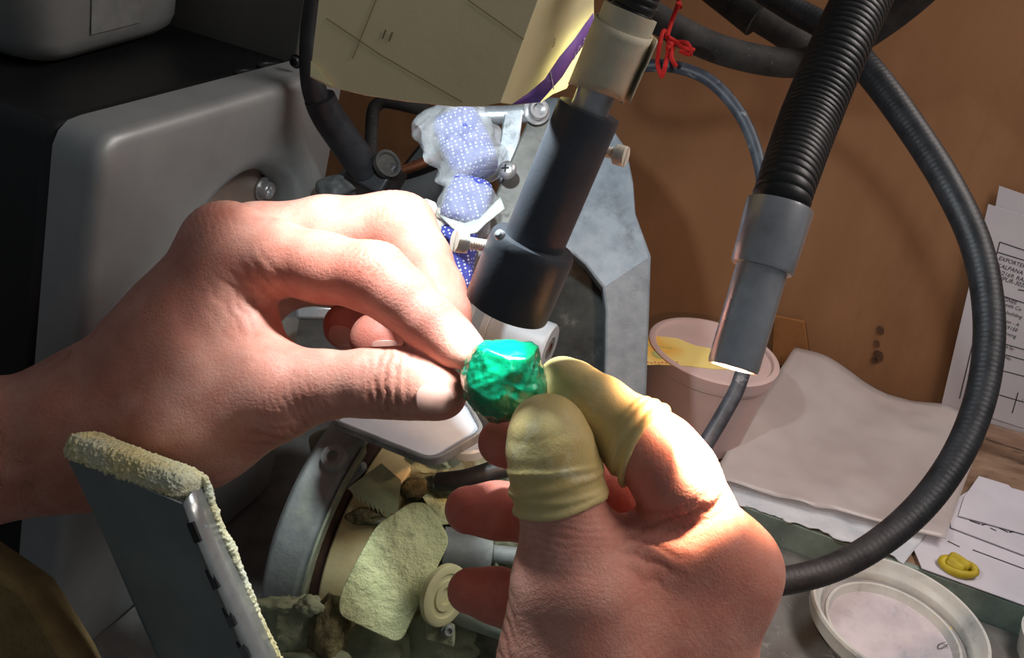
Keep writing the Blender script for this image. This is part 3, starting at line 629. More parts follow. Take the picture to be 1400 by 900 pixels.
b = B(); b.tube(PP([(1030, 15, .59), (1070, 40, .595), (1110, 68, .60), (1150, 80, .61)]), PX(23, .59), n=5, seg=18); b.obj('cord', M_dusty_black, pg)
b = B(); b.tube(PP([(790, -240, .44), (786, -60, .455), (790, 70, .48), (830, 96, .49), (880, 90, .485), (925, 92, .48), (970, 110, .475), (1008, 150, .47), (1032, 200, .465), (1044, 260, .46), (1044, 340, .455), (1036, 430, .45), (1012, 520, .44), (990, 565, .435), (955, 625, .43), (925, 690, .43), (900, 760, .442), (880, 850, .462)]), [PX(8.5, .48)] * 10 + [PX(9, .46), PX(9.5, .45), PX(10.5, .44), PX(11, .44), PX(11, .43), PX(11, .43), PX(11, .43), PX(11, .43)], n=10, seg=14); o = b.obj('thin_cable', mat('dusty_cable', S(38, 42, 50), S(62, 66, 74), rough=0.5, scale=150, c3=S(150, 152, 156), s3=120, lo3=.6, hi3=.75)); tag(o, 'thin black cable curving down behind the chrome lamp tip', 'cable')
M_red = mat('red_string', S(190, 28, 20), S(160, 18, 14), rough=0.85, scale=600, bump=0.6, bscale=1500)
rs = thing('red_string', 'red string tied round the thin cable and hose', 'string')
for pts in ([(905, 105), (899, 88), (902, 60), (908, 42), (914, 62), (910, 88), (905, 105)], [(914, 60), (920, 62), (918, 78), (924, 90)], [(908, 48), (922, 56), (936, 66), (948, 68)], [(912, 66), (926, 58), (940, 60), (944, 74), (930, 70)], [(930, 10), (928, 0), (934, -16)], [(912, 50), (918, 30), (928, 4)]):
    b = B(); b.tube([U(x, y, .472 + .004 * math.sin(i * 2.1)) for i, (x, y) in enumerate(pts)], PX(3.2, .472), n=5, seg=8); b.obj('strand', M_red, rs)

# ------------------------------------------------------------------ plastic tub with label behind the lamp tip
tz = ZT + 0.0006
tc0 = G(940, 590, tz); tub = thing('plastic_tub', 'pale pink translucent tub with yellow label in the warm lamp light', 'container')
M_tub = mat('frosted_pink_plastic', S(224, 196, 190), S(214, 184, 178), rough=0.35, sss=0.3, scale=20, trans=0.25, ior=1.2)
topc = onp(946, 470, tc0, nz(FWD * [1, 1, 0])); hT = topc[2] - tz
rT = PX(93, .62); rB_ = PX(78, .62)
b = B(); b.lathe(tc0, Z, [(0, 0), (0, rB_ * .9), (0.003, rB_), (hT * .82, rT * .96), (hT * .84, rT * .99), (hT * .86, rT * .99), (hT * .86, rT * .93)], 72, cap=False); b.obj('body', M_tub, tub)
b = B(); b.lathe(tc0 + Z * hT * .86, Z, [(0, rT * .9), (0, rT * 1.0), (hT * .12, rT * 1.02), (hT * .13, rT * .99), (hT * .13, rT * .93), (hT * .10, rT * .90), (hT * .10, 0)], 72, cap=False); b.obj('lid', M_tub, tub)
def label_mat():
    m = bpy.data.materials.new('yellow_label'); m.use_nodes = True; nt = m.node_tree; N = nt.nodes; L = nt.links; bs = N['Principled BSDF']; bs.inputs['Roughness'].default_value = 0.5
    tc_ = N.new('ShaderNodeTexCoord'); nz_ = N.new('ShaderNodeTexNoise'); nz_.inputs['Scale'].default_value = 22; L.new(tc_.outputs['Object'], nz_.inputs['Vector'])
    r = N.new('ShaderNodeMapRange'); r.inputs[1].default_value = .42; r.inputs[2].default_value = .6; L.new(nz_.outputs['Fac'], r.inputs[0])
    x = N.new('ShaderNodeMix'); x.data_type = 'RGBA'; x.inputs[6].default_value = (*S(238, 214, 130), 1); x.inputs[7].default_value = (*S(230, 180, 84), 1); L.new(r.outputs[0], x.inputs[0]); L.new(x.outputs[2], bs.inputs['Base Color']); return m
ll = []
zl = tc0[2] + hT * .962
lp = [(872, 458), (895, 460), (925, 463), (950, 473), (985, 480), (1010, 484), (1010, 506), (975, 505), (940, 501), (900, 499), (872, 500)]
b = B(); b.prism([G(x, y, zl) for x, y in lp], Z * 0.0004); lbl = b.obj('label', label_mat(), tub)
M_lgreen = mat('label_leaf', S(176, 178, 110), rough=0.6); M_lred = mat('label_red_print', S(220, 130, 96), rough=0.6)
zq = zl + 0.0005
b = B(); b.prism([G(x, y, zq) for x, y in ((891, 481), (897, 480), (904, 486), (906, 491), (899, 490), (893, 486))], Z * .0001); b.obj('leaf_print', M_lgreen, lbl)
for i in range(9):
    b = B(); x = 884 + i * 5; b.prism([G(x, 494.5 + (i % 2), zq), G(x + 3, 494.8 + (i % 2), zq), G(x + 3, 497 + (i % 2), zq), G(x, 496.7, zq)], Z * .0001); b.obj('print_mark', M_lred, lbl)
for i in range(7):
    b = B(); x = 886 + i * 5; b.prism([G(x, 471 + i * .7, zq), G(x + 3, 471.3 + i * .7, zq), G(x + 3, 473 + i * .7, zq), G(x, 472.7 + i * .7, zq)], Z * .0001); b.obj('print_mark', M_lgreen, lbl)

# ------------------------------------------------------------------ papers and bag on the board
def sheet(name, px, m, zbase, lift=None, thick=0.0006, nu=36, nv=26, label=None, cat=None, amp=0.0015, seed=3, tear=0.0):
    """a limp sheet whose four photo corners lie on the board; lift(u, v) raises it"""
    c = [np.array(p) for p in px]
    def f(u, v):
        e_ = c[0] * (1 - u) * (1 - v) + c[1] * u * (1 - v) + c[2] * u * v + c[3] * (1 - u) * v
        P = G(e_[0], e_[1], zbase)
        z = abs(float(vnoise(P * 45, seed))) * amp + (lift(u, v) if lift else 0)
        if tear and (v > .99 or v < .01): P = P + td * 0 + tn * float(vnoise(P * 220, seed)) * tear
        return P + Z * z
    b = B(); b.grid(f, nu, nv); o = b.obj(name, m, solid=thick, ang=60); tag(o, label, cat); return o
zb = ZT + 0.001
M_towel = mat('white_paper_towel', S(208, 210, 214), S(190, 194, 200), rough=0.9, scale=40, bump=0.8, bscale=240, dist=0.001)
sheet('paper_towel', [(975, 640), (1300, 690), (1235, 772), (1000, 686)], M_towel, zb, amp=0.004, seed=5, label='crumpled white paper towel along the tray edge under the plastic bag', cat='paper towel', tear=0.004)
M_bag = mat('milky_plastic_bag', S(214, 204, 200), S(198, 186, 182), rough=0.28, scale=10, alpha=0.62, spec=0.6, bump=0.25, bscale=60, dist=0.002)
sheet('plastic_bag', [(1078, 500), (1345, 588), (1290, 742), (970, 655)], M_bag, zb + 0.005, lift=lambda u, v: 0.006 * max(0, 1 - v * 1.5) + 0.010 * max(0, .35 - u) * 3 * (1 - v) + 0.003 * math.sin(u * 9 + v * 4) * (1 - v), amp=0.004, seed=8, label='milky translucent plastic bag lying flat in front of the cardboard', cat='bag')
M_note = mat('grey_white_paper', S(204, 200, 208), S(192, 188, 196), rough=0.85, scale=20, bump=0.1, bscale=200)
def note(name, poly, z, label, cat='paper', curl=0.0, m=M_note):
    b = B(); b.prism([G(x, y, z) + Z * (curl * (i % 2)) for i, (x, y) in enumerate(poly)], Z * 0.0006); o = b.obj(name, m); return tag(o, label, cat)
n1 = note('note_paper', [(1262, 712), (1330, 705), (1420, 735), (1440, 800), (1420, 836), (1260, 778), (1246, 745)], zb + .0005, 'white sheet with torn edge under the yellow finger cot')
n2 = note('note_paper', [(1296, 690), (1330, 668), (1430, 700), (1440, 765), (1400, 760), (1300, 722)], zb + .002, 'handwritten white slip above the yellow finger cot')
n3 = note('note_paper', [(1338, 652), (1378, 664), (1382, 668), (1440, 684), (1440, 742), (1310, 706), (1318, 680)], zb + .0035, 'blank white sheet at the right edge on the stained board')
for par, z_, segs in ((n2, zb + .0028, [((1326, 712), (1340, 717)), ((1342, 718), (1352, 716)), ((1354, 722), (1362, 726)), ((1366, 722), (1378, 728)), ((1380, 728), (1392, 726))]), (n1, zb + .0013, [((1296, 740), (1312, 748)), ((1330, 752), (1400, 778))])):
    for (a_, c_) in segs:
        p, q = G(*a_, z_), G(*c_, z_); b = B(); b.box((p + q) / 2, (q - p) / 2, nz(np.cross(q - p, Z)) * 0.0005, Z * .00005); b.obj('pen_mark', M_ink, par)
# clear tube lying before the documents
ct_ = thing('clear_tube', 'clear plastic tube lying in front of the documents at the right edge', 'tube')
M_glass = mat('clear_acrylic', (0.95, 0.93, 0.93), rough=0.06, trans=1.0, ior=1.12)
rt_ = PX(18, .63); p0 = G(1312, 592, ZT + .004) + Z * rt_; p1 = G(1430, 630, ZT + .004) + Z * rt_; tx = nz((p1 - p0) * [1, 1, 0]); p0 = p0 + Z * .002
b = B(); b.lathe(p0, tx, [(0, 0.0), (0, rt_ * .9), (0.002, rt_), (0.09, rt_), (0.09, rt_ * .9), (0.002, rt_ * .88)], 40, cap=False); b.obj('tube_wall', M_glass, ct_)

# ------------------------------------------------------------------ documents leaning on the cardboard
lean = nz(kn * 1.0 + Z * 0.0)
def doc(pl_off, TLp, TRp, BRp, BLp, label):
    pl = KB + kn * pl_off; P = [onp(*q, pl, kn) for q in (TLp, TRp, BRp, BLp)]
    t = thing('document', label, 'document'); b = B(); b.prism(P, kn * 0.0004); b.obj('page', M_paper, t); return t, pl + kn * 0.0006
d2, _ = doc(0.004, (1366, 254), (1500, 300), (1460, 600), (1310, 556), 'white sheet peeking out behind the printed document')
d1, pl1 = doc(0.0065, (1351, 279), (1500, 326), (1440, 614), (1284, 566), 'printed export document leaning on the cardboard at the right edge')
DP = lambda x, y: onp(x, y, pl1, kn)
xd = DP(1400, 357) - DP(1366, 346); yd = DP(1366, 330) - DP(1361, 360)
for s_, x, y, h_ in (('EXPORTER ADDRESS', 1364.5, 355, .0040), ('KALPANA MARKETING', 1362.5, 364.5, .0042), ('H/2169, RAMGANJ', 1360.5, 373, .0042), ('JAIPUR-302003', 1360.5, 380.5, .0042), ('CONSIGNEE', 1350, 404, .0038), ('The Jewels Co', 1354, 412, .0038), ('Minute building', 1353, 422, .0038), ('person - A', 1362, 437, .0038), ('98269158', 1362, 445, .0038), ('e@learning', 1356, 452, .0038), ('Given by', 1363, 472, .0034), ('Ref No.', 1363, 487, .0034), ('V', 1337, 474, .0034), ('B', 1336, 480, .0034), ('Pre', 1333, 487, .0034), ('BY', 1332, 494, .0034), ('Marks', 1325, 516, .0034), ('1 (', 1395, 549, .0034)):
    text(s_, h_ * 1.05, DP(x, y), xd, yd, M_ink, d1, depth=0.00002)
b = B()
for (xa, ya, xb, yb) in ((1367, 331, 1420, 349), (1367, 331, 1354, 380), (1364, 345, 1420, 362), (1344, 396, 1420, 421), (1330, 470, 1312, 545), (1344, 462, 1420, 484), (1342, 476, 1420, 498), (1332, 497, 1420, 520), (1324, 512, 1345, 518), (1322, 527, 1420, 556), (1392, 537, 1384, 565), (1392, 396, 1420, 402), (1330, 470, 1345, 474)):
    b = B(); p, q = DP(xa, ya), DP(xb, yb); wv = nz(np.cross(q - p, kn)); b.box((p + q) / 2, (q - p) / 2, wv * .00035, kn * .00003); b.obj('printed_rule', M_ink, d1)

# ------------------------------------------------------------------ lid dish, yellow finger cot, crumb
zf = 0.0026
q = [G(1115, 846, zf + .018), G(1338, 848, zf + .018)]
dc = (q[0] + q[1]) / 2; rD = np.linalg.norm(q[1] - q[0]) / 2 * 0.96; dc = dc * [1, 1, 0] + Z * zf
dish = thing('lid_dish', 'round white plastic lid used as a powder dish in the tray', 'dish')
M_lid = mat('dirty_white_plastic', S(214, 214, 206), S(196, 196, 190), rough=0.4, scale=50, c3=S(160, 158, 150), s3=40, lo3=.58, hi3=.75, sss=0.1)
b = B(); b.lathe(dc, Z, [(0.0, 0), (0.0, rD * .74), (0.001, rD * .80), (0.010, rD * .92), (0.0105, rD * .965), (0.0165, rD * .985), (0.019, rD * 1.0), (0.0205, rD * .985), (0.0205, rD * .95), (0.017, rD * .915), (0.0155, rD * .90), (0.0135, rD * .86), (0.0125, rD * .845), (0.0080, rD * .84), (0.0078, rD * .775), (0.0095, rD * .765), (0.0095, rD * .735), (0.007, rD * .72), (0.0045, rD * .70), (0.0045, 0)], 90, cap=False); b.obj('rim', M_lid, dish, ang=40)
b = B(); b.lathe(dc + Z * 0.0082, Z, [(0.0001, rD * .775), (0.0003, rD * .81), (0.0001, rD * .835)], 60, cap=False); b.obj('groove_shading', mat('groove_shade_grey', S(168, 158, 156), S(140, 140, 138), rough=.95, scale=70), dish)  # grey ring paints shading into the groove so the steps show
b = B(); b.lathe(dc + Z * 0.0045, Z, [(0.0001, rD * .70), (0.0006, rD * .64), (0.0008, rD * .3), (0.0009, 0)], 60, cap=False); b.obj('powder', mat('pinkish_powder', S(208, 198, 200), S(190, 180, 184), rough=0.95, scale=60, bump=0.5, bscale=400, c3=S(150, 154, 160), s3=40, lo3=.58, hi3=.72), dish, kind='stuff')
b = B(); hp = G(1289, 884, zf + .0058)
b.tube([hp + tn * 0.002 * sin(i * 1.1) * (1 + i * .1) + td * 0.003 * cos(i * .9) for i in range(14)], 0.00012, n=4, seg=5); o = b.obj('hair_strand', M_ink); tag(o, 'curled dark hair lying in the powder dish', 'hair')
b = B(); P = G(1298, 862, zf + .007)
for a in range(1): b.lathe(P, Z, [(-0.0015, 0.0006), (-0.001, 0.0019), (0.0006, 0.0021), (0.0018, 0.0012), (0.002, 0)], 7)
o = b.obj('crumb', mat('yellow_crumb', S(200, 186, 120), S(170, 156, 96), rough=.9, scale=300)); tag(o, 'tiny yellow crumb in the powder dish', 'crumb')
b = B(); Lo = G(1410, 896, zf); b.lathe(Lo + td * 0.018, Z, [(0, 0), (0, 0.026), (0.016, 0.030), (0.0165, 0.028), (0.002, 0.024), (0.002, 0)], 50, cap=False); o = b.obj('lid_dish', M_lid, ang=40); tag(o, 'edge of a second plastic lid cut off at the bottom right corner', 'dish')
fc = thing('finger_cot', 'crumpled yellow rubber finger cot lying on the white paper', 'finger cot')
M_yel = mat('yellow_rubber', S(188, 168, 36), S(164, 144, 26), rough=0.55, scale=80, bump=0.2, bscale=300, sss=0.1)
Pc = G(1308, 780, zb + .0015)
b = B(); b.tube([Pc + td * 0.0095 * cos(a) + tn * 0.0050 * sin(a) + Z * (0.0026 + 0.0010 * sin(a + .6)) for a in np.linspace(0, 2 * pi, 30)], [0.0026 + .0004 * sin(3 * a) for a in np.linspace(0, 2 * pi, 30)], seg=12); b.obj('rolled_rim', M_yel, fc)
pillow(Pc - td * 0.007 + tn * 0.004 + Z * 0.006, Pc + td * 0.006 + Z * 0.0045, 0.0036, 0.0045, M_yel, 'crumpled_tip', fc, amp=0.0012, seed=21)
pillow(Pc - td * 0.008 + tn * 0.000 + Z * 0.0055, Pc + td * 0.003 - tn * 0.002 + Z * 0.004, 0.0026, 0.003, M_yel, 'crumpled_tip', fc, amp=0.001, seed=22)

# ------------------------------------------------------------------ dusty polishing wheel machine below the hands
pm = thing('polishing_machine', 'dust caked polishing wheel machine at the bottom centre', 'machine')
aw = n; pr = U(480, 750, .428); rad0 = nz(-FWD - aw * (-FWD @ aw)); tan0 = np.cross(aw, rad0); tan0 = tan0 if tan0 @ UP > 0 else -tan0
RW = 0.062; WC = pr - rad0 * RW
def arc(prof, q0, q1, k=40):
    return [[WC + aw * t + (rad0 * cos(q) + tan0 * sin(q)) * r for t, r in prof] for q in np.linspace(q0, q1, k)]
b = B(); b.loops(arc([(-.0095, .01), (-.0095, RW - .001), (-.0085, RW), (.0075, RW), (.0085, RW - .001), (.0085, .01)], 0, 2 * pi, 90), close=False); b.obj('wheel', M_wheel, pm)
b = B(); b.loops(arc([(-.033, RW - .004), (-.034, RW + .006), (-.030, RW + .012), (-.0145, RW + .0125), (-.0125, RW + .011), (-.0125, RW + .007), (-.014, RW - .01)], -0.75, 1.0, 44), cap0=True, cap1=True); hood = b.obj('hood', M_dustgrey, pm, bevel=0.001)
b = B(); b.loops(arc([(-.0126, RW + .0075), (-.0116, RW + .0122), (-.0104, RW + .0122), (-.0108, RW + .0065)], -0.62, 0.62, 50), cap0=True, cap1=True); b.obj('hood_lip', mat('pale_dust_lip', S(170, 178, 150), S(140, 146, 124), rough=.9, scale=120, bump=.8, bscale=400), pm)
M_gap = mat('dark_brown_metal', S(82, 56, 42), S(60, 42, 34), rough=.85, scale=90, bump=.5, bscale=300)
b = B(); b.loops(arc([(-.0128, RW - .02), (-.0128, RW + .009), (-.0098, RW - .004), (-.0098, RW - .02)], -0.8, 0.95, 50), cap0=True, cap1=True); b.obj('gap_lining', M_gap, pm)  # dark brown strip in the gap between hood and wheel
# bolt boss on the hood's upper end
b = B(); bp = U(450, 634, .432); bx = nz(-FWD + UP * .55 - RT * .15)
b.prism(rpoly(PP([(428, 612, .438), (470, 606, .44), (505, 640, .436), (470, 672, .428), (425, 668, .43)]), .005), FWD * .03); b.obj('hood_end', M_dustgrey, pm, bevel=.002)
b = B(); r = PX(18, .43); P = U(458, 628, .428); b.lathe(P - bx * .008, bx, [(0, r), (.011, r), (.012, r * .9), (.012, r * .45), (.0095, r * .4), (.0095, 0)], 24, cap=False); b.obj('socket_bolt', M_dustgrey, pm)
# body
b = B(); body = [(418, 596, .455), (470, 580, .46), (560, 590, .465), (660, 602, .465), (740, 640, .465), (742, 800, .452), (736, 900, .442), (420, 905, .436), (395, 830, .445), (440, 700, .455)]
b.prism(PP(body), FWD * .06); b.obj('body', M_dustdark, pm, bevel=.003)
# irregular caked dust lumps
def lump(px, py, d, rx, ry, rz, seed, m, name='dust_cake', amp=.3):
    c_ = U(px, py, d); Ls = []
    for i in range(1, 16):
        ph = pi * i / 16; l = []
        for j in range(28):
            a = 2 * pi * j / 28; v = np.array([sin(ph) * cos(a), sin(ph) * sin(a), cos(ph)])
            k = 1 + amp * float(vnoise(v * 2.2 + seed * 3.1, seed)) + amp * .5 * float(vnoise(v * 6 + seed, seed))
            l.append(c_ + RT * v[0] * PX(rx, d) * k + UP * v[1] * PX(ry, d) * k - FWD * v[2] * PX(rz, d) * k)
        Ls.append(l)
    b = B(); b.loops(Ls, cap0=True, cap1=True); return b.obj(name, m, pm, ang=70)
M_crumb = mat('brown_foam_dust', S(140, 132, 92), S(98, 92, 64), rough=1, scale=160, bump=1, bscale=420, c3=S(176, 170, 120), s3=70, dist=.002)
for a_ in ((590, 655, .45, 55, 40, 30, 1, M_dustdark), (640, 640, .455, 50, 35, 25, 2, M_dustdark), (545, 622, .452, 32, 16, 20, 3, M_crumb), (566, 668, .434, 20, 14, 12, 4, M_crumb), (498, 706, .4265, 24, 12, 10, 5, M_crumb), (532, 716, .4255, 22, 8, 8, 6, M_dustdark), (655, 690, .45, 50, 30, 24, 21, M_dust), (690, 735, .455, 40, 40, 24, 22, M_dustdark), (585, 640, .446, 40, 18, 18, 23, M_dust),
           (448, 868, .412, 26, 50, 24, 7, M_crumb), (400, 860, .415, 34, 46, 22, 8, M_dust), (384, 828, .412, 34, 12, 16, 9, M_dust), (425, 829, .408, 18, 14, 12, 10, M_dust), (600, 880, .44, 70, 40, 20, 11, M_dust), (500, 890, .43, 60, 40, 18, 12, M_dust), (690, 880, .44, 50, 40, 20, 13, M_dustdark), (430, 905, .41, 50, 18, 20, 15, M_dust)):
    lump(*a_)
# side plates
b = B(); b.prism(rpoly(PP([(513, 720, .42), (560, 688, .426), (583, 688, .428), (616, 738, .426), (547, 882, .408), (462, 842, .404), (464, 812, .406)]), .005, 6), FWD * .0022); b.obj('side_plate', M_plate, pm, bevel=.0005)
b = B(); b.prism(PP([(516, 612, .45), (546, 616, .45), (640, 712, .44), (600, 720, .436), (572, 672, .44)]), FWD * .002); b.obj('rear_plate', M_plate, pm, bevel=.0005)
zz = [(475, 668), (521, 634), (548, 657), (544, 700), (534, 703)]
m_ = 8
for i in range(m_):
    t = (i + .5) / m_; zz.append((530 - 50 * t + 3, 703 - 29 * t + 8)); t = (i + 1) / m_; zz.append((530 - 50 * t, 703 - 29 * t - 2))
b = B(); b.prism([U(x, y, .424) for x, y in zz], FWD * .001); b.obj('serrated_tape', mat('dusty_tape', S(158, 166, 126), S(136, 142, 106), rough=.85, scale=60, bump=.8, bscale=240), pm)
# bushings, washer, rods to the right
b = B(); P = U(672, 757, .44); xa = nz(RT * .97 - UP * .12 + FWD * .1)
b.lathe(P - xa * .022, xa, [(0, PX(30, .44)), (.019, PX(30, .44)), (.0215, PX(27, .44)), (.0215, PX(17, .44)), (.018, PX(16, .44)), (.018, 0)], 36, cap=False); b.obj('bushing', M_dustgrey, pm)
b = B(); b.tube([P - xa * .005, P + xa * .06], PX(12, .44), seg=20); b.obj('steel_rod', M_dustgrey, pm)
b = B(); P = U(603, 812, .415); wa = nz(RT * .75 - FWD * .62 - UP * .12); r = PX(43, .415)
b.lathe(P, wa, [(0, r * .95), (.0008, r), (.003, r), (.0036, r * .93), (.0036, r * .72), (.0028, r * .7), (.0028, r * .52), (.0036, r * .5), (.0036, r * .30), (.002, r * .28), (.002, 0)], 48, cap=True); b.obj('washer', mat('cream_rubber_washer', S(206, 206, 158), S(190, 188, 140), rough=.6, scale=60, bump=.2), pm)
b = B(); b.tube(PP([(600, 818, .43), (650, 838, .43), (720, 862, .432), (780, 884, .435)]), PX(24, .43), n=4, seg=22); b.obj('drain_pipe', mat('green_grey_pipe', S(150, 162, 146), S(130, 142, 126), rough=.6, scale=50, bump=.4, bscale=300), pm)
socket_screw(U(612, 862, .418), nz(-FWD + RT * .4), PX(7, .42), pm, M_dustgrey, 'hex_screw')
b = B(); b.box(U(602, 862, .424), RT * PX(20, .42) - UP * PX(5, .42), UP * PX(14, .42), FWD * .006); b.obj('screw_block', M_dust, pm, bevel=.001)
# dark hose behind the fingers
b = B(); b.tube(PP([(600, 660, .43), (640, 655, .425), (690, 640, .425), (760, 630, .43)]), PX(14, .43), n=5, seg=16); o = b.obj('black_hose', M_plastic_black); tag(o, 'short black hose behind the fingertips of the right hand', 'hose')
# clear acrylic tray with white bottom
at = thing('acrylic_tray', 'clear acrylic tray with white paper under the gem', 'tray')
rim_px = [(448, 572, .415), (592, 630, .385), (664, 588, .40), (640, 545, .425), (520, 520, .44)]
ac = rpoly(PP(rim_px), .006, 5); upv = nz(UP * .75 - FWD * .6)
M_acr = mat('scuffed_acrylic', S(196, 200, 200), S(150, 152, 150), rough=.25, trans=.6, ior=1.3, scale=60, bump=.3, bscale=300)
cen = np.mean(ac, 0)
b = B(); outl = ac; inl = [p + (cen - p) * .07 for p in ac]
b.loops([[p - upv * .005 for p in outl], outl, inl, [p - upv * .003 for p in inl]], cap0=True); b.obj('tray_wall', M_acr, at, bevel=.0004)
b = B(); b.prism([p + (cen - p) * .075 - upv * .0028 for p in ac], upv * .0008); b.obj('paper_liner', mat('blue_white_liner', S(214, 220, 226), S(200, 206, 212), rough=.6, scale=40, c3=S(178, 174, 160), s3=60, lo3=.6, hi3=.8), at)
b = B(); P = U(640, 602, .42); b.lathe(P, nz(UP - FWD * .6), [(-.004, PX(30, .42)), (0, PX(31, .42)), (.001, PX(28, .42)), (-.002, PX(24, .42)), (-.002, 0)], 36, cap=False); o = b.obj('round_cap', M_hub); tag(o, 'pale round cap under the corner of the acrylic tray', 'cap')

# ------------------------------------------------------------------ metal splash plate with sponge at the lower left
M_sheet = mat('dull_grey_sheet', S(128, 134, 130), S(108, 114, 112), rough=.5, metal=.15, scale=22, bump=.15, bscale=300, c3=S(150, 158, 156), s3=34, lo3=.62, hi3=.78)
M_strip = mat('bright_bent_sheet', S(184, 184, 180), S(150, 150, 148), rough=.3, metal=.7, scale=50, bump=.2, bscale=200)
M_sponge = mat('yellow_sponge', S(238, 224, 170), S(216, 200, 142), rough=1, scale=240, bump=1, bscale=900, c3=S(214, 216, 196), s3=40, lo3=.45, hi3=.65, dist=.001)
sb = thing('splash_plate', 'grey sheet metal splash plate with yellow sponge edge at the lower left', 'splash guard')
b = B(); b.prism(PP([(88, 620, .300), (250, 689, .285), (338, 905, .298), (380, 1000, .305), (262, 1000, .322), (214, 900, .315), (136, 720, .305)]), FWD * .0015 - RT * .0004); b.obj('face_sheet', M_sheet, sb, bevel=.0004)
b = B(); b.loops([PP([(250, 689, .285), (262, 724, .286), (285, 780, .289), (318, 856, .294), (338, 905, .298), (378, 1000, .305)]), PP([(262, 672, .288), (275, 710, .290), (300, 768, .293), (334, 846, .298), (356, 900, .301), (398, 1000, .308)]), PP([(276, 668, .297), (292, 705, .298), (312, 756, .30), (346, 830, .304), (378, 898, .308), (420, 1000, .314)])], close=False); b.obj('bent_strip', M_strip, sb, solid=.001)
for x, y in ((266, 728), (291, 791), (314, 843), (333, 888)):
    P = U(x, y, .2845 + (y - 690) * .00006); dv = nz(U(x + 26, y + 62, .29) - P); sv = nz(RT - dv * (RT @ dv)); b = B(); b.box(P, dv * PX(15, .287), sv * PX(4.5, .287), FWD * .001); b.obj('slot', M_black, sb)
b = B(); b.lathe(U(279, 722, .2905), nz(-FWD + RT * .6), [(0, .0010), (.0006, .0008), (.0007, 0)], 12, cap=False); b.obj('rivet', M_steel, sb)
def fuzzy(P0, P1, wd_, th, name, par, m, nl=260, nr=130, f=1100, amp=.0005, sq=4, bend=None):
    axv = nz(P1 - P0); lnn = np.linalg.norm(P1 - P0); x = nz(np.cross(axv, FWD)); y = np.cross(axv, x)
    tt = np.linspace(-1, 1, nl); kk_ = np.where(np.abs(tt) < 1, (1 - np.abs(tt) ** 14) ** .3, .02)
    a = np.linspace(0, 2 * pi, nr, endpoint=False); q = (np.abs(np.cos(a)) ** sq + np.abs(np.sin(a)) ** sq) ** (-1 / sq)
    A_ = P0 + axv * (lnn * (tt + 1) / 2)[:, None, None] + (x * (np.cos(a) * wd_ * q)[:, None] + y * (np.sin(a) * th * q)[:, None])[None] * kk_[:, None, None]
    N_ = (x * np.cos(a)[:, None] + y * np.sin(a)[:, None])[None]
    A_ = A_ + N_ * (vnoise(A_ * f, 3) * amp + vnoise(A_ * f * 2.1, 4) * amp * .7 + vnoise(A_ * 90, 5) * amp)[..., None]
    b = B(); b.loops([list(l) for l in A_], cap0=True, cap1=True); return b.obj(name, m, par, ang=80)
fuzzy(U(106, 606, .3075), U(266, 668, .2925), PX(19.5, .30), .0075, 'sponge', sb, M_sponge)
pts = PP([(279, 652, .2965), (290, 690, .298), (302, 725, .2995), (318, 752, .301), (332, 790, .303), (352, 840, .306), (380, 898, .309), (425, 1000, .316)])
for i in range(len(pts) - 1): fuzzy(pts[i] - nz(pts[i + 1] - pts[i]) * .0006, pts[i + 1] + nz(pts[i + 1] - pts[i]) * .0006, PX(5.5, .3), .0016, 'sponge_edging', sb, M_sponge, nl=40, nr=24, amp=.0004, sq=2)
cp = B(); cp.prism(PP([(-60, 745, .30), (20, 800, .30), (36, 812, .30), (94, 905, .30), (130, 980, .30), (-60, 980, .30)]), FWD * .02); o = cp.obj('foam_block', mat('brown_foam', S(112, 92, 56), S(92, 74, 44), rough=1, scale=120, bump=.8, bscale=700), bevel=.002); tag(o, 'brown foam block in the bottom left corner', 'foam')

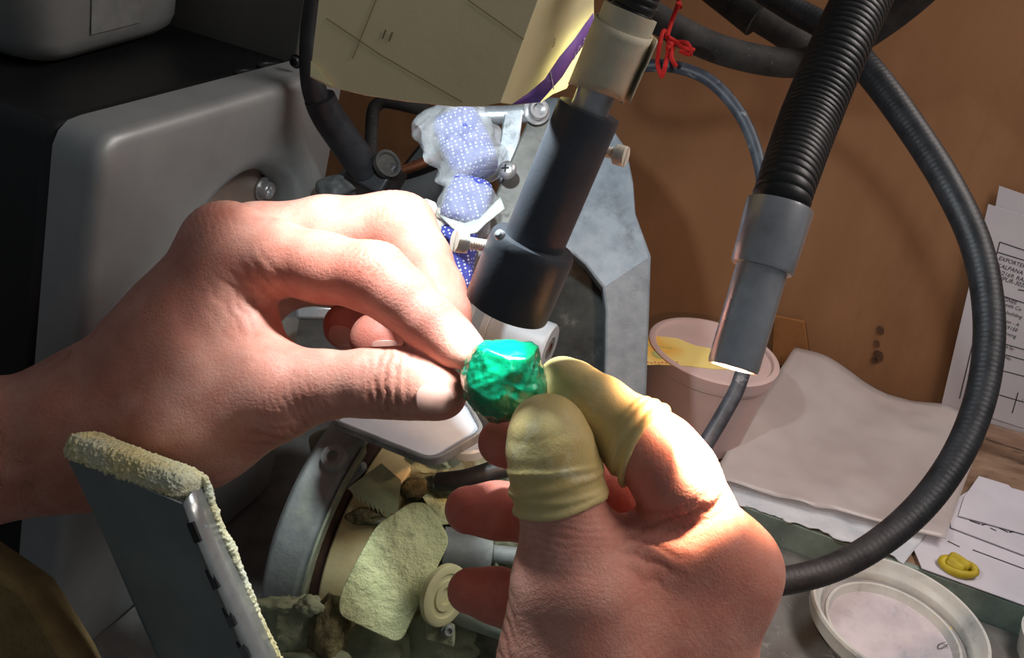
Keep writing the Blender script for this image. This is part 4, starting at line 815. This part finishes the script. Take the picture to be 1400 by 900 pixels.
# ------------------------------------------------------------------ hands
M_skin = mat('skin', S(226, 170, 152), S(210, 146, 128), rough=.48, sss=.16, scale=90, bump=.38, bscale=1000, spec=.35, attr='tint', dist=.0007, bdetail=3, c3=S(216, 146, 128), s3=35, lo3=.5, hi3=.75)
M_nail = mat('fingernail', S(226, 176, 160), S(214, 160, 146), rough=.25, sss=.15, scale=60, spec=.55)
M_cot = mat('yellow_latex', S(224, 206, 146), S(212, 188, 122), rough=.5, sss=.15, scale=70, bump=.35, bscale=500, spec=.4, c3=S(232, 222, 180), s3=90, lo3=.56, hi3=.72)
def seg_d(P, JJ, k):
    d = None
    for (a, ra), (b_, rb2) in zip(JJ[:-1], JJ[1:]):
        c_ = cone_d(P, a, b_, ra, rb2); d = c_ if d is None else smin(d, c_, k)
    return d
def build_hand(name, label, palm, kpalm, fingers, creases, tints, h=.0009):
    allj = [q for l, _ in palm for q in l] + [q for l, _ in fingers for q in l]
    lo = np.min([p - r for p, r in allj], 0) - .004; hi = np.max([p + r for p, r in allj], 0) + .004
    fd = Field(lo, hi, h)
    for l, k in palm: chain(fd, l, k)
    tot = fd.D.copy()
    for l, k in fingers:
        m = max(r for _, r in l) + .004
        sl, P = fd.grid(np.min([p for p, _ in l], 0) - m, np.max([p for p, _ in l], 0) + m)
        tot[sl] = np.minimum(tot[sl], smin(fd.D[sl], seg_d(P, l, .004), k))
    V, Q = skin_mesh(tot, fd.lo, h)
    me = np_mesh(name, V, Q); N_ = normals(me)
    dsp = vnoise(V * 60, 2) * .00035 + vnoise(V * 160, 3) * .00012
    for P, axv, face, w, amp, lam, rad in creases:
        t = (V - P) @ axv; rr = np.linalg.norm((V - P) - t[:, None] * axv, axis=1)
        wob = vnoise(V * 260, 7) * .35 + vnoise(V * 700, 8) * .12
        s_ = np.abs(np.sin(pi * (t / lam + wob))) ** .5
        msk = np.exp(-(t / w) ** 2) * np.clip((rad - rr) / (rad * .3), 0, 1)
        if face is not None: msk = msk * np.clip((N_ @ face) * 1.6, 0, 1)
        dsp = dsp - amp * msk * (1 - s_)
    V = V + N_ * dsp[:, None]
    me.vertices.foreach_set('co', V.astype(np.float32).ravel()); me.update()
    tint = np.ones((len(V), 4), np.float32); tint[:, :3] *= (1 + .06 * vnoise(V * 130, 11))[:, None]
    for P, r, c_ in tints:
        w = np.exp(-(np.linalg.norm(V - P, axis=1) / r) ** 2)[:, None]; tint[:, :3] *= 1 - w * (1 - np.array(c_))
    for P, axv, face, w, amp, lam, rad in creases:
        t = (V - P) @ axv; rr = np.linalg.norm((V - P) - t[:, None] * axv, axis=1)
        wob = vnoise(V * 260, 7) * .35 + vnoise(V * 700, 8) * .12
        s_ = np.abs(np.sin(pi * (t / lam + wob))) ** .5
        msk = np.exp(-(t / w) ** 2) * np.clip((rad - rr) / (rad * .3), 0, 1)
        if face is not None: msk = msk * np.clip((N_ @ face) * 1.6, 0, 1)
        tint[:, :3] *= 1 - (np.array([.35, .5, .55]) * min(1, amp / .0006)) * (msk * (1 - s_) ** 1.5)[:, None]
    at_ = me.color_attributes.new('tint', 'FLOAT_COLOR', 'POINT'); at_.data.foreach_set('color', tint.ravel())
    o = mesh_obj(name, me, M_skin, ang=180); tag(o, label, 'hand', 'hands of one person holding the gem'); return o
def nail(par, l, c_, nrm, lng, hl, hw, off=.0004):
    nrm = nz(nrm); lng = nz(lng - nrm * (lng @ nrm)); sd = np.cross(nrm, lng); nu, nv = 22, 16; g_ = np.zeros((nv + 1, nu + 1, 3))
    for j in range(nv + 1):
        for i in range(nu + 1):
            u, v = -1 + 2 * i / nu, -1 + 2 * j / nv
            wu = hw * (1 - max(0, u) ** 4 * .35) * (1 - max(0, -u) ** 3 * .45)
            g_[j, i] = c_ + lng * (u * hl + (.12 * hl * (1 - v * v) if u > 0 else -.18 * hl * (1 - v * v)) * abs(u)) + sd * v * wu
    st = g_.reshape(-1, 3); ee = np.eye(3) * 1e-4
    for _ in range(14):
        d0 = seg_d(st, l, .004); gr = np.stack([(seg_d(st + q, l, .004) - d0) / 1e-4 for q in ee], 1); st = st - gr * (d0 - off)[:, None] * .8
    b = B(); k = st.reshape(nv + 1, nu + 1, 3); b.grid(lambda u, v: k[int(round(v * nv)), int(round(u * nu))], nu, nv); return b.obj('fingernail', M_nail, par, solid=.0007, ang=80)
def dirp(a, c_): return nz(U(*c_) - U(*a))

# left hand
L_thumb = J([(262, 585, .330, 66), (372, 538, .323, 54), (440, 526, .320, 45.5), (505, 523, .318, 45), (545, 523, .317, 47), (580, 530, .316, 43), (603, 540, .3155, 35)])
L_index = J([(312, 338, .335, 57), (375, 352, .331, 50), (440, 366, .327, 46), (512, 380, .322, 47), (550, 408, .319, 42), (588, 444, .316, 39), (618, 466, .313, 33), (638, 478, .311, 26)])
L_mid = J([(350, 330, .362, 50), (445, 318, .362, 48), (530, 310, .360, 46), (548, 312, .358, 47), (575, 355, .354, 40), (597, 400, .349, 38), (608, 430, .345, 34), (612, 455, .342, 30)])
L_ring = J([(375, 345, .388, 46), (500, 350, .392, 42), (572, 365, .39, 40), (590, 415, .386, 37), (570, 452, .380, 36), (528, 462, .374, 37), (512, 464, .372, 34)])
L_lit = J([(385, 375, .41, 42), (480, 385, .414, 38), (525, 400, .412, 36), (528, 432, .407, 34), (500, 444, .402, 34), (474, 446, .398, 32)])
palmL = [(J([(-160, 628, .335, 105), (-20, 616, .345, 97), (70, 604, .348, 93), (125, 580, .348, 88)]), .006),
         (J([(125, 575, .348, 86), (215, 468, .341, 60), (308, 340, .335, 58)]), .012),
         (J([(130, 580, .352, 84), (235, 470, .362, 58), (348, 338, .362, 52)]), .012),
         (J([(130, 585, .356, 80), (250, 480, .383, 56), (375, 352, .388, 46)]), .012),
         (J([(130, 590, .358, 78), (255, 500, .398, 52), (385, 378, .41, 42)]), .012),
         (J([(135, 595, .345, 84), (205, 600, .337, 74), (268, 586, .330, 69), (375, 540, .323, 54)]), .012),
         (J([(250, 430, .340, 48), (290, 500, .332, 52), (345, 525, .326, 52)]), .012),
         (J([(305, 380, .338, 42), (325, 440, .335, 44), (352, 490, .330, 42)]), .010),
         (J([(215, 520, .342, 66), (280, 560, .334, 66)]), .014)]
LTn = nz(-FWD * .8 - UP * .55 + RT * .1)
creL = [(U(540, 524, .317), dirp((440, 526, .32), (580, 528, .316)), nz(-FWD), .0068, .0011, .0030, .016),
        (U(420, 528, .320), dirp((380, 535, .323), (470, 525, .319)), nz(-FWD - UP), .014, .00035, .0022, .018),
        (U(520, 362, .322), dirp((440, 366, .327), (588, 440, .316)), nz(UP - FWD * .5 + RT * .4), .008, .00055, .0022, .018),
        (U(590, 440, .316), dirp((540, 400, .319), (620, 466, .313)), nz(UP + RT - FWD * .4), .004, .0004, .0018, .014),
        (U(385, 385, .33), dirp((340, 420, .333), (430, 360, .327)), nz(-FWD - UP * .3), .007, .0004, .0045, .018),
        (U(345, 425, .333), nz(RT * .8 + UP * .55), nz(-FWD), .009, .00045, .0046, .02),
        (U(545, 290, .358), dirp((445, 318, .362), (560, 320, .356)), nz(UP - FWD * .3), .008, .0004, .0022, .02),
        (U(400, 600, .322), nz(RT * .3 + UP), nz(-UP - FWD * .5), .008, .0005, .0035, .02),
        (U(298, 300, .333), nz(RT * .9 + UP * .4), nz(-FWD + UP * .4), .012, .0003, .0022, .02)]
tinL = [(U(512, 372, .305), .018, (1.0, .82, .80)), (U(560, 290, .345), .016, (1.02, .84, .80)), (U(600, 400, .34), .02, (1.0, .80, .78)), (U(590, 440, .30), .014, (1.0, .82, .80)), (U(440, 370, .31), .02, (1.0, .84, .81)), (U(545, 532, .302), .010, (.62, .52, .48)), (U(470, 446, .385), .018, (.82, .56, .54)), (U(520, 464, .36), .018, (.85, .60, .58)),  # last two: curled fingertips darkened by colour in place of shade
        (U(390, 560, .305), .022, (.86, .76, .74)), (U(60, 600, .325), .035, (.72, .62, .56)), (U(170, 540, .325), .035, (.80, .70, .64)), (U(240, 400, .325), .03, (.84, .74, .70)), (U(295, 300, .325), .012, (1.0, .84, .80)), (U(400, 380, .315), .02, (1.0, .86, .82))]  # wrist darkening holds both tan and some shade
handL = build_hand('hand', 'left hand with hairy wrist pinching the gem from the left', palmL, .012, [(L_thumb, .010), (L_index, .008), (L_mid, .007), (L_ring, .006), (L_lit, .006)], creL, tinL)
nail(handL, L_thumb, U(598, 548, .305), nz(-FWD * .95 - UP * .30 + RT * .05), nz(RT - UP * .12), PX(25, .315), PX(25, .315))
nail(handL, L_ring, U(530, 475, .36), nz(-FWD * .5 - UP * .9), nz(-RT), PX(20, .37), PX(17, .37))
nail(handL, L_lit, U(470, 456, .39), nz(-FWD * .6 - UP * .75 - RT * .3), nz(-RT), PX(16, .39), PX(15, .39))
b = B()
hr = np.random.default_rng(3)
palm_all = [l for l, k in palmL[:6]]
X = np.stack([hr.uniform(-20, 235, 700), hr.uniform(490, 665, 700)], 1); X = X[hr.random(700) > X[:, 0] / 300][:260]
DV = np.array([nz(ray(*x)) for x in X]); ST = CO + DV * .2
for _ in range(40):
    DD = np.min([seg_d(ST, l, .006) for l in palm_all], 0); ST = ST + DV * DD[:, None] * .85
for st, dv, dd, (x, y) in zip(ST, DV, DD, X):
    if abs(dd) > .0005: continue
    st = st - dv * .0002
    ang_ = hr.normal(-.5, .6) + (1.9 if x < 90 else 0); l_ = hr.uniform(.004, .009); g_ = RT * cos(ang_) - UP * sin(ang_); cv = nz(RT * hr.normal() + UP * hr.normal()) * .3
    b.tube([st, st + (g_ - dv * .35) * l_ * .5, st + (g_ + cv - dv * .35) * l_], [.00010, .00008, .00004], seg=4, n=3, cap=False)
b.obj('arm_hair', mat('brown_hair', S(120, 84, 60), S(170, 130, 96), rough=.5, scale=900), handL, kind='stuff')

# right hand
R_thumb = J([(800, 905, .292, 105), (790, 800, .286, 80), (780, 740, .284, 62), (765, 680, .283, 55), (758, 640, .282, 54), (752, 608, .2815, 51), (748, 588, .281, 46)])
R_index = J([(948, 692, .290, 54), (922, 652, .286, 58), (900, 622, .286, 54), (870, 598, .287, 47), (815, 562, .295, 44), (785, 538, .303, 37), (769, 521, .309, 30)])
R_mid = J([(985, 810, .325, 60), (915, 725, .325, 50), (850, 665, .325, 45), (790, 630, .323, 40), (735, 612, .321, 36), (690, 607, .320, 29), (683, 606, .320, 28)])
R_ring = J([(965, 840, .345, 56), (880, 760, .348, 48), (810, 715, .346, 42), (730, 702, .342, 39), (680, 698, .339, 37), (640, 697, .337, 33)])
R_lit = J([(940, 880, .36, 52), (860, 850, .362, 44), (790, 838, .358, 41), (720, 830, .353, 39), (680, 815, .35, 36), (643, 808, .348, 31)])
palmR = [(J([(860, 1180, .315, 150), (850, 1060, .312, 140)]), .008),
         (J([(870, 1060, .312, 130), (940, 900, .305, 80), (990, 780, .300, 66), (948, 728, .293, 57)]), .012),
         (J([(850, 1060, .325, 120), (930, 910, .328, 78), (985, 815, .325, 60)]), .012),
         (J([(840, 1060, .335, 110), (910, 930, .347, 72), (965, 845, .345, 56)]), .012),
         (J([(830, 1070, .34, 110), (880, 950, .358, 66), (940, 885, .36, 52)]), .012),
         (J([(810, 1050, .305, 128), (800, 920, .293, 108), (790, 805, .286, 80)]), .012),
         (J([(830, 870, .293, 90), (900, 850, .296, 76), (960, 800, .298, 62)]), .014),
         (J([(850, 810, .292, 62), (905, 785, .294, 56)]), .012),
         (J([(868, 768, .291, 40), (905, 748, .290, 44), (955, 740, .291, 54)]), .010)]
creR = [(U(905, 702, .290), nz(RT * -.35 + UP * .94), nz(-FWD), .0045, .0006, .0036, .024),
        (U(760, 720, .284), nz(UP + RT * .1), nz(-FWD), .009, .0004, .0020, .02),
        (U(870, 750, .29), nz(RT * .45 + UP * .9), nz(-FWD), .008, .0009, .0048, .02),
        (U(700, 840, .30), nz(UP * .6 + RT * .8), nz(-FWD - RT * .6), .014, .0006, .0036, .026),
        (U(830, 840, .29), nz(UP * .8 - RT * .5), nz(-FWD), .03, .00010, .0021, .05),
        (U(950, 830, .30), nz(UP * .6 + RT * .7), nz(-FWD), .02, .00010, .0022, .04)]
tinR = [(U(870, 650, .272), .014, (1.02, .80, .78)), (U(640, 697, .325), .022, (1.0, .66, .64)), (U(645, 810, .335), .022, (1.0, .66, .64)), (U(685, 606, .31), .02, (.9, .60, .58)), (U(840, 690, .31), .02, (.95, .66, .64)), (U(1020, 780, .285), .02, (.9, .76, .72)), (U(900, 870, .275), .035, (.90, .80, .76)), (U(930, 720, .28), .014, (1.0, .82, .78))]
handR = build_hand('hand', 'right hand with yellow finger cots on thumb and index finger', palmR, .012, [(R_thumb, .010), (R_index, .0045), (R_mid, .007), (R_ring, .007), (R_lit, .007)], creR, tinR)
def cot(l, Pc, dv, rings, label, seed, off=.0009, h=.0006):
    """latex finger cot: shell over the finger beyond Pc, rolled rings at its hem"""
    dv = nz(dv); pts = [p for p, r in l if (p - Pc) @ dv > -.012]; m = .034
    f = Field(np.min(pts + [Pc], 0) - m, np.max(pts + [Pc], 0) + m, h)
    sl, P = f.grid(f.lo, f.lo + f.n * h); P = P[:f.n[0], :f.n[1], :f.n[2]]
    base = seg_d(P, l, .004)
    FP_, FB = P, base; nr_ = np.abs(base) < .0045; P = P[nr_]; base = base[nr_]
    rip = vnoise(P * 160, seed) * .0004
    s_ = (P - Pc) @ dv
    wr = .00028 * np.sin(s_ / .0011 + vnoise(P * 120, seed + 1) * 2.2) * np.exp(-np.clip(s_, 0, 1) / .009)
    d = np.maximum(base - off + rip * .6 + wr, -s_)
    for s0_, rr, tilt in rings:
        wob = vnoise(P * 90, seed + 2) * .0009 + (P - Pc) @ nz(RT) * tilt
        d = smin(d, np.sqrt(np.maximum(base - off * .6, 0) ** 2 * 1.0 + (s_ - s0_ - wob) ** 2 + np.minimum(base + .002, 0) ** 2) - rr, .0008)
    full = np.where(FB > 0, .02, -.02).astype(np.float32); full = np.maximum(full, -((FP_ - Pc) @ dv).astype(np.float32)); full[nr_] = d
    V, Q = skin_mesh(full, f.lo, h); me = np_mesh('finger_cot', V, Q)
    return mesh_obj('finger_cot', me, M_cot, handR, ang=180, label=label)
td_ = nz(U(748, 588, .281) - U(765, 690, .283))
cot(R_thumb, U(762, 688, .283), td_, [(.0006, .0011, .05), (.0040, .0010, -.10), (.0075, .0011, .08), (.0112, .0008, -.05)], 'dusty yellow latex finger cot on the thumb', 3)
id_ = nz(U(815, 562, .295) - U(893, 612, .2865))
cot(R_index, U(884, 606, .287), id_, [(.0006, .0011, .03), (.0036, .0010, -.05), (.0062, .0006, .05)], 'yellow latex finger cot on the index finger', 8)

# ------------------------------------------------------------------ the green gem
gc = (692, 521, .303); sil = [(637, 488), (648, 470), (664, 464), (700, 463), (727, 465), (737, 472), (741, 496), (748, 514), (757, 536), (740, 552), (712, 568), (700, 576), (680, 579), (662, 574), (648, 562), (636, 548), (630, 528), (629, 508)]
sp2 = [((x - gc[0]), -(y - gc[1])) for x, y in sil]
def rsil(th):
    best = 0; dx, dy = cos(th), sin(th)
    for (x0, y0), (x1, y1) in zip(sp2, sp2[1:] + sp2[:1]):
        den = dx * (y1 - y0) - dy * (x1 - x0)
        if abs(den) < 1e-9: continue
        t = (x0 * (y1 - y0) - y0 * (x1 - x0)) / den; u = (x0 * dy - y0 * dx) / den
        if t > 0 and -1e-6 <= u <= 1 + 1e-6: best = max(best, t)
    return best
cg0 = U(*gc); Ls = []; NS = 120
rs_ = [rsil(2 * pi * j / NS) for j in range(NS)]
for i in range(1, 60):
    ph = pi * i / 60; l = []
    for j in range(NS):
        th = 2 * pi * j / NS; r = PX(rs_[j], gc[2]) * (sin(ph) ** .62)
        l.append(cg0 + (RT * cos(th) + UP * sin(th)) * r - FWD * .0135 * cos(ph))
    Ls.append(l)
A_ = np.array(Ls); N_ = A_ - cg0; N_ /= np.linalg.norm(N_, axis=-1, keepdims=True)
A_ = A_ + N_ * (vnoise(A_ * 170, 31) * .0007 + vnoise(A_ * 420, 32) * .00035 - np.abs(vnoise(A_ * 260, 33)) * .0006)[..., None]
for pn, off in ((nz(UP * .90 - FWD * .42 + RT * .08), .0120), (nz(UP * .30 - FWD * .90 - RT * .35), .0130), (nz(-UP * .5 - FWD * .8 + RT * .1), .0135), (nz(RT * .8 - FWD * .5 + UP * .2), .0128)):
    d = (A_ - cg0) @ pn - off; A_ = A_ - np.maximum(d, 0)[..., None] * pn * .8
A_ = A_ + N_ * (-np.abs(vnoise(A_ * 330, 41)) ** .7 * .0006 + vnoise(A_ * 900, 42) * .00022)[..., None] * np.clip(1.2 - 1.6 * np.clip(((A_ - cg0) @ nz(UP * .90 - FWD * .42 + RT * .08) - .010) / .002, 0, 1), 0, 1)[..., None]
b = B(); b.loops([list(l) for l in A_], cap0=True, cap1=True)
M_gem = mat('emerald', S(0, 150, 104), S(0, 92, 66), rough=.12, trans=.10, scale=70, bump=.5, bscale=220, spec=.7, c3=S(120, 236, 200), s3=75, lo3=.58, hi3=.72, ior=1.58, coat=.5, dist=.0012, sss=.3)
_g = M_gem.node_tree.nodes['Principled BSDF']; _g.inputs['Subsurface Weight'].default_value = .6; _g.inputs['Subsurface Radius'].default_value = (.15, 1, .7); _g.inputs['Subsurface Scale'].default_value = .008
o = b.obj('green_gem', M_gem, ang=40); tag(o, 'rough emerald green gem held between the fingertips', 'gem')

for o in pm.children:
    for v in o.data.vertices: v.co.z = max(v.co.z, .001)
rest_on_base()
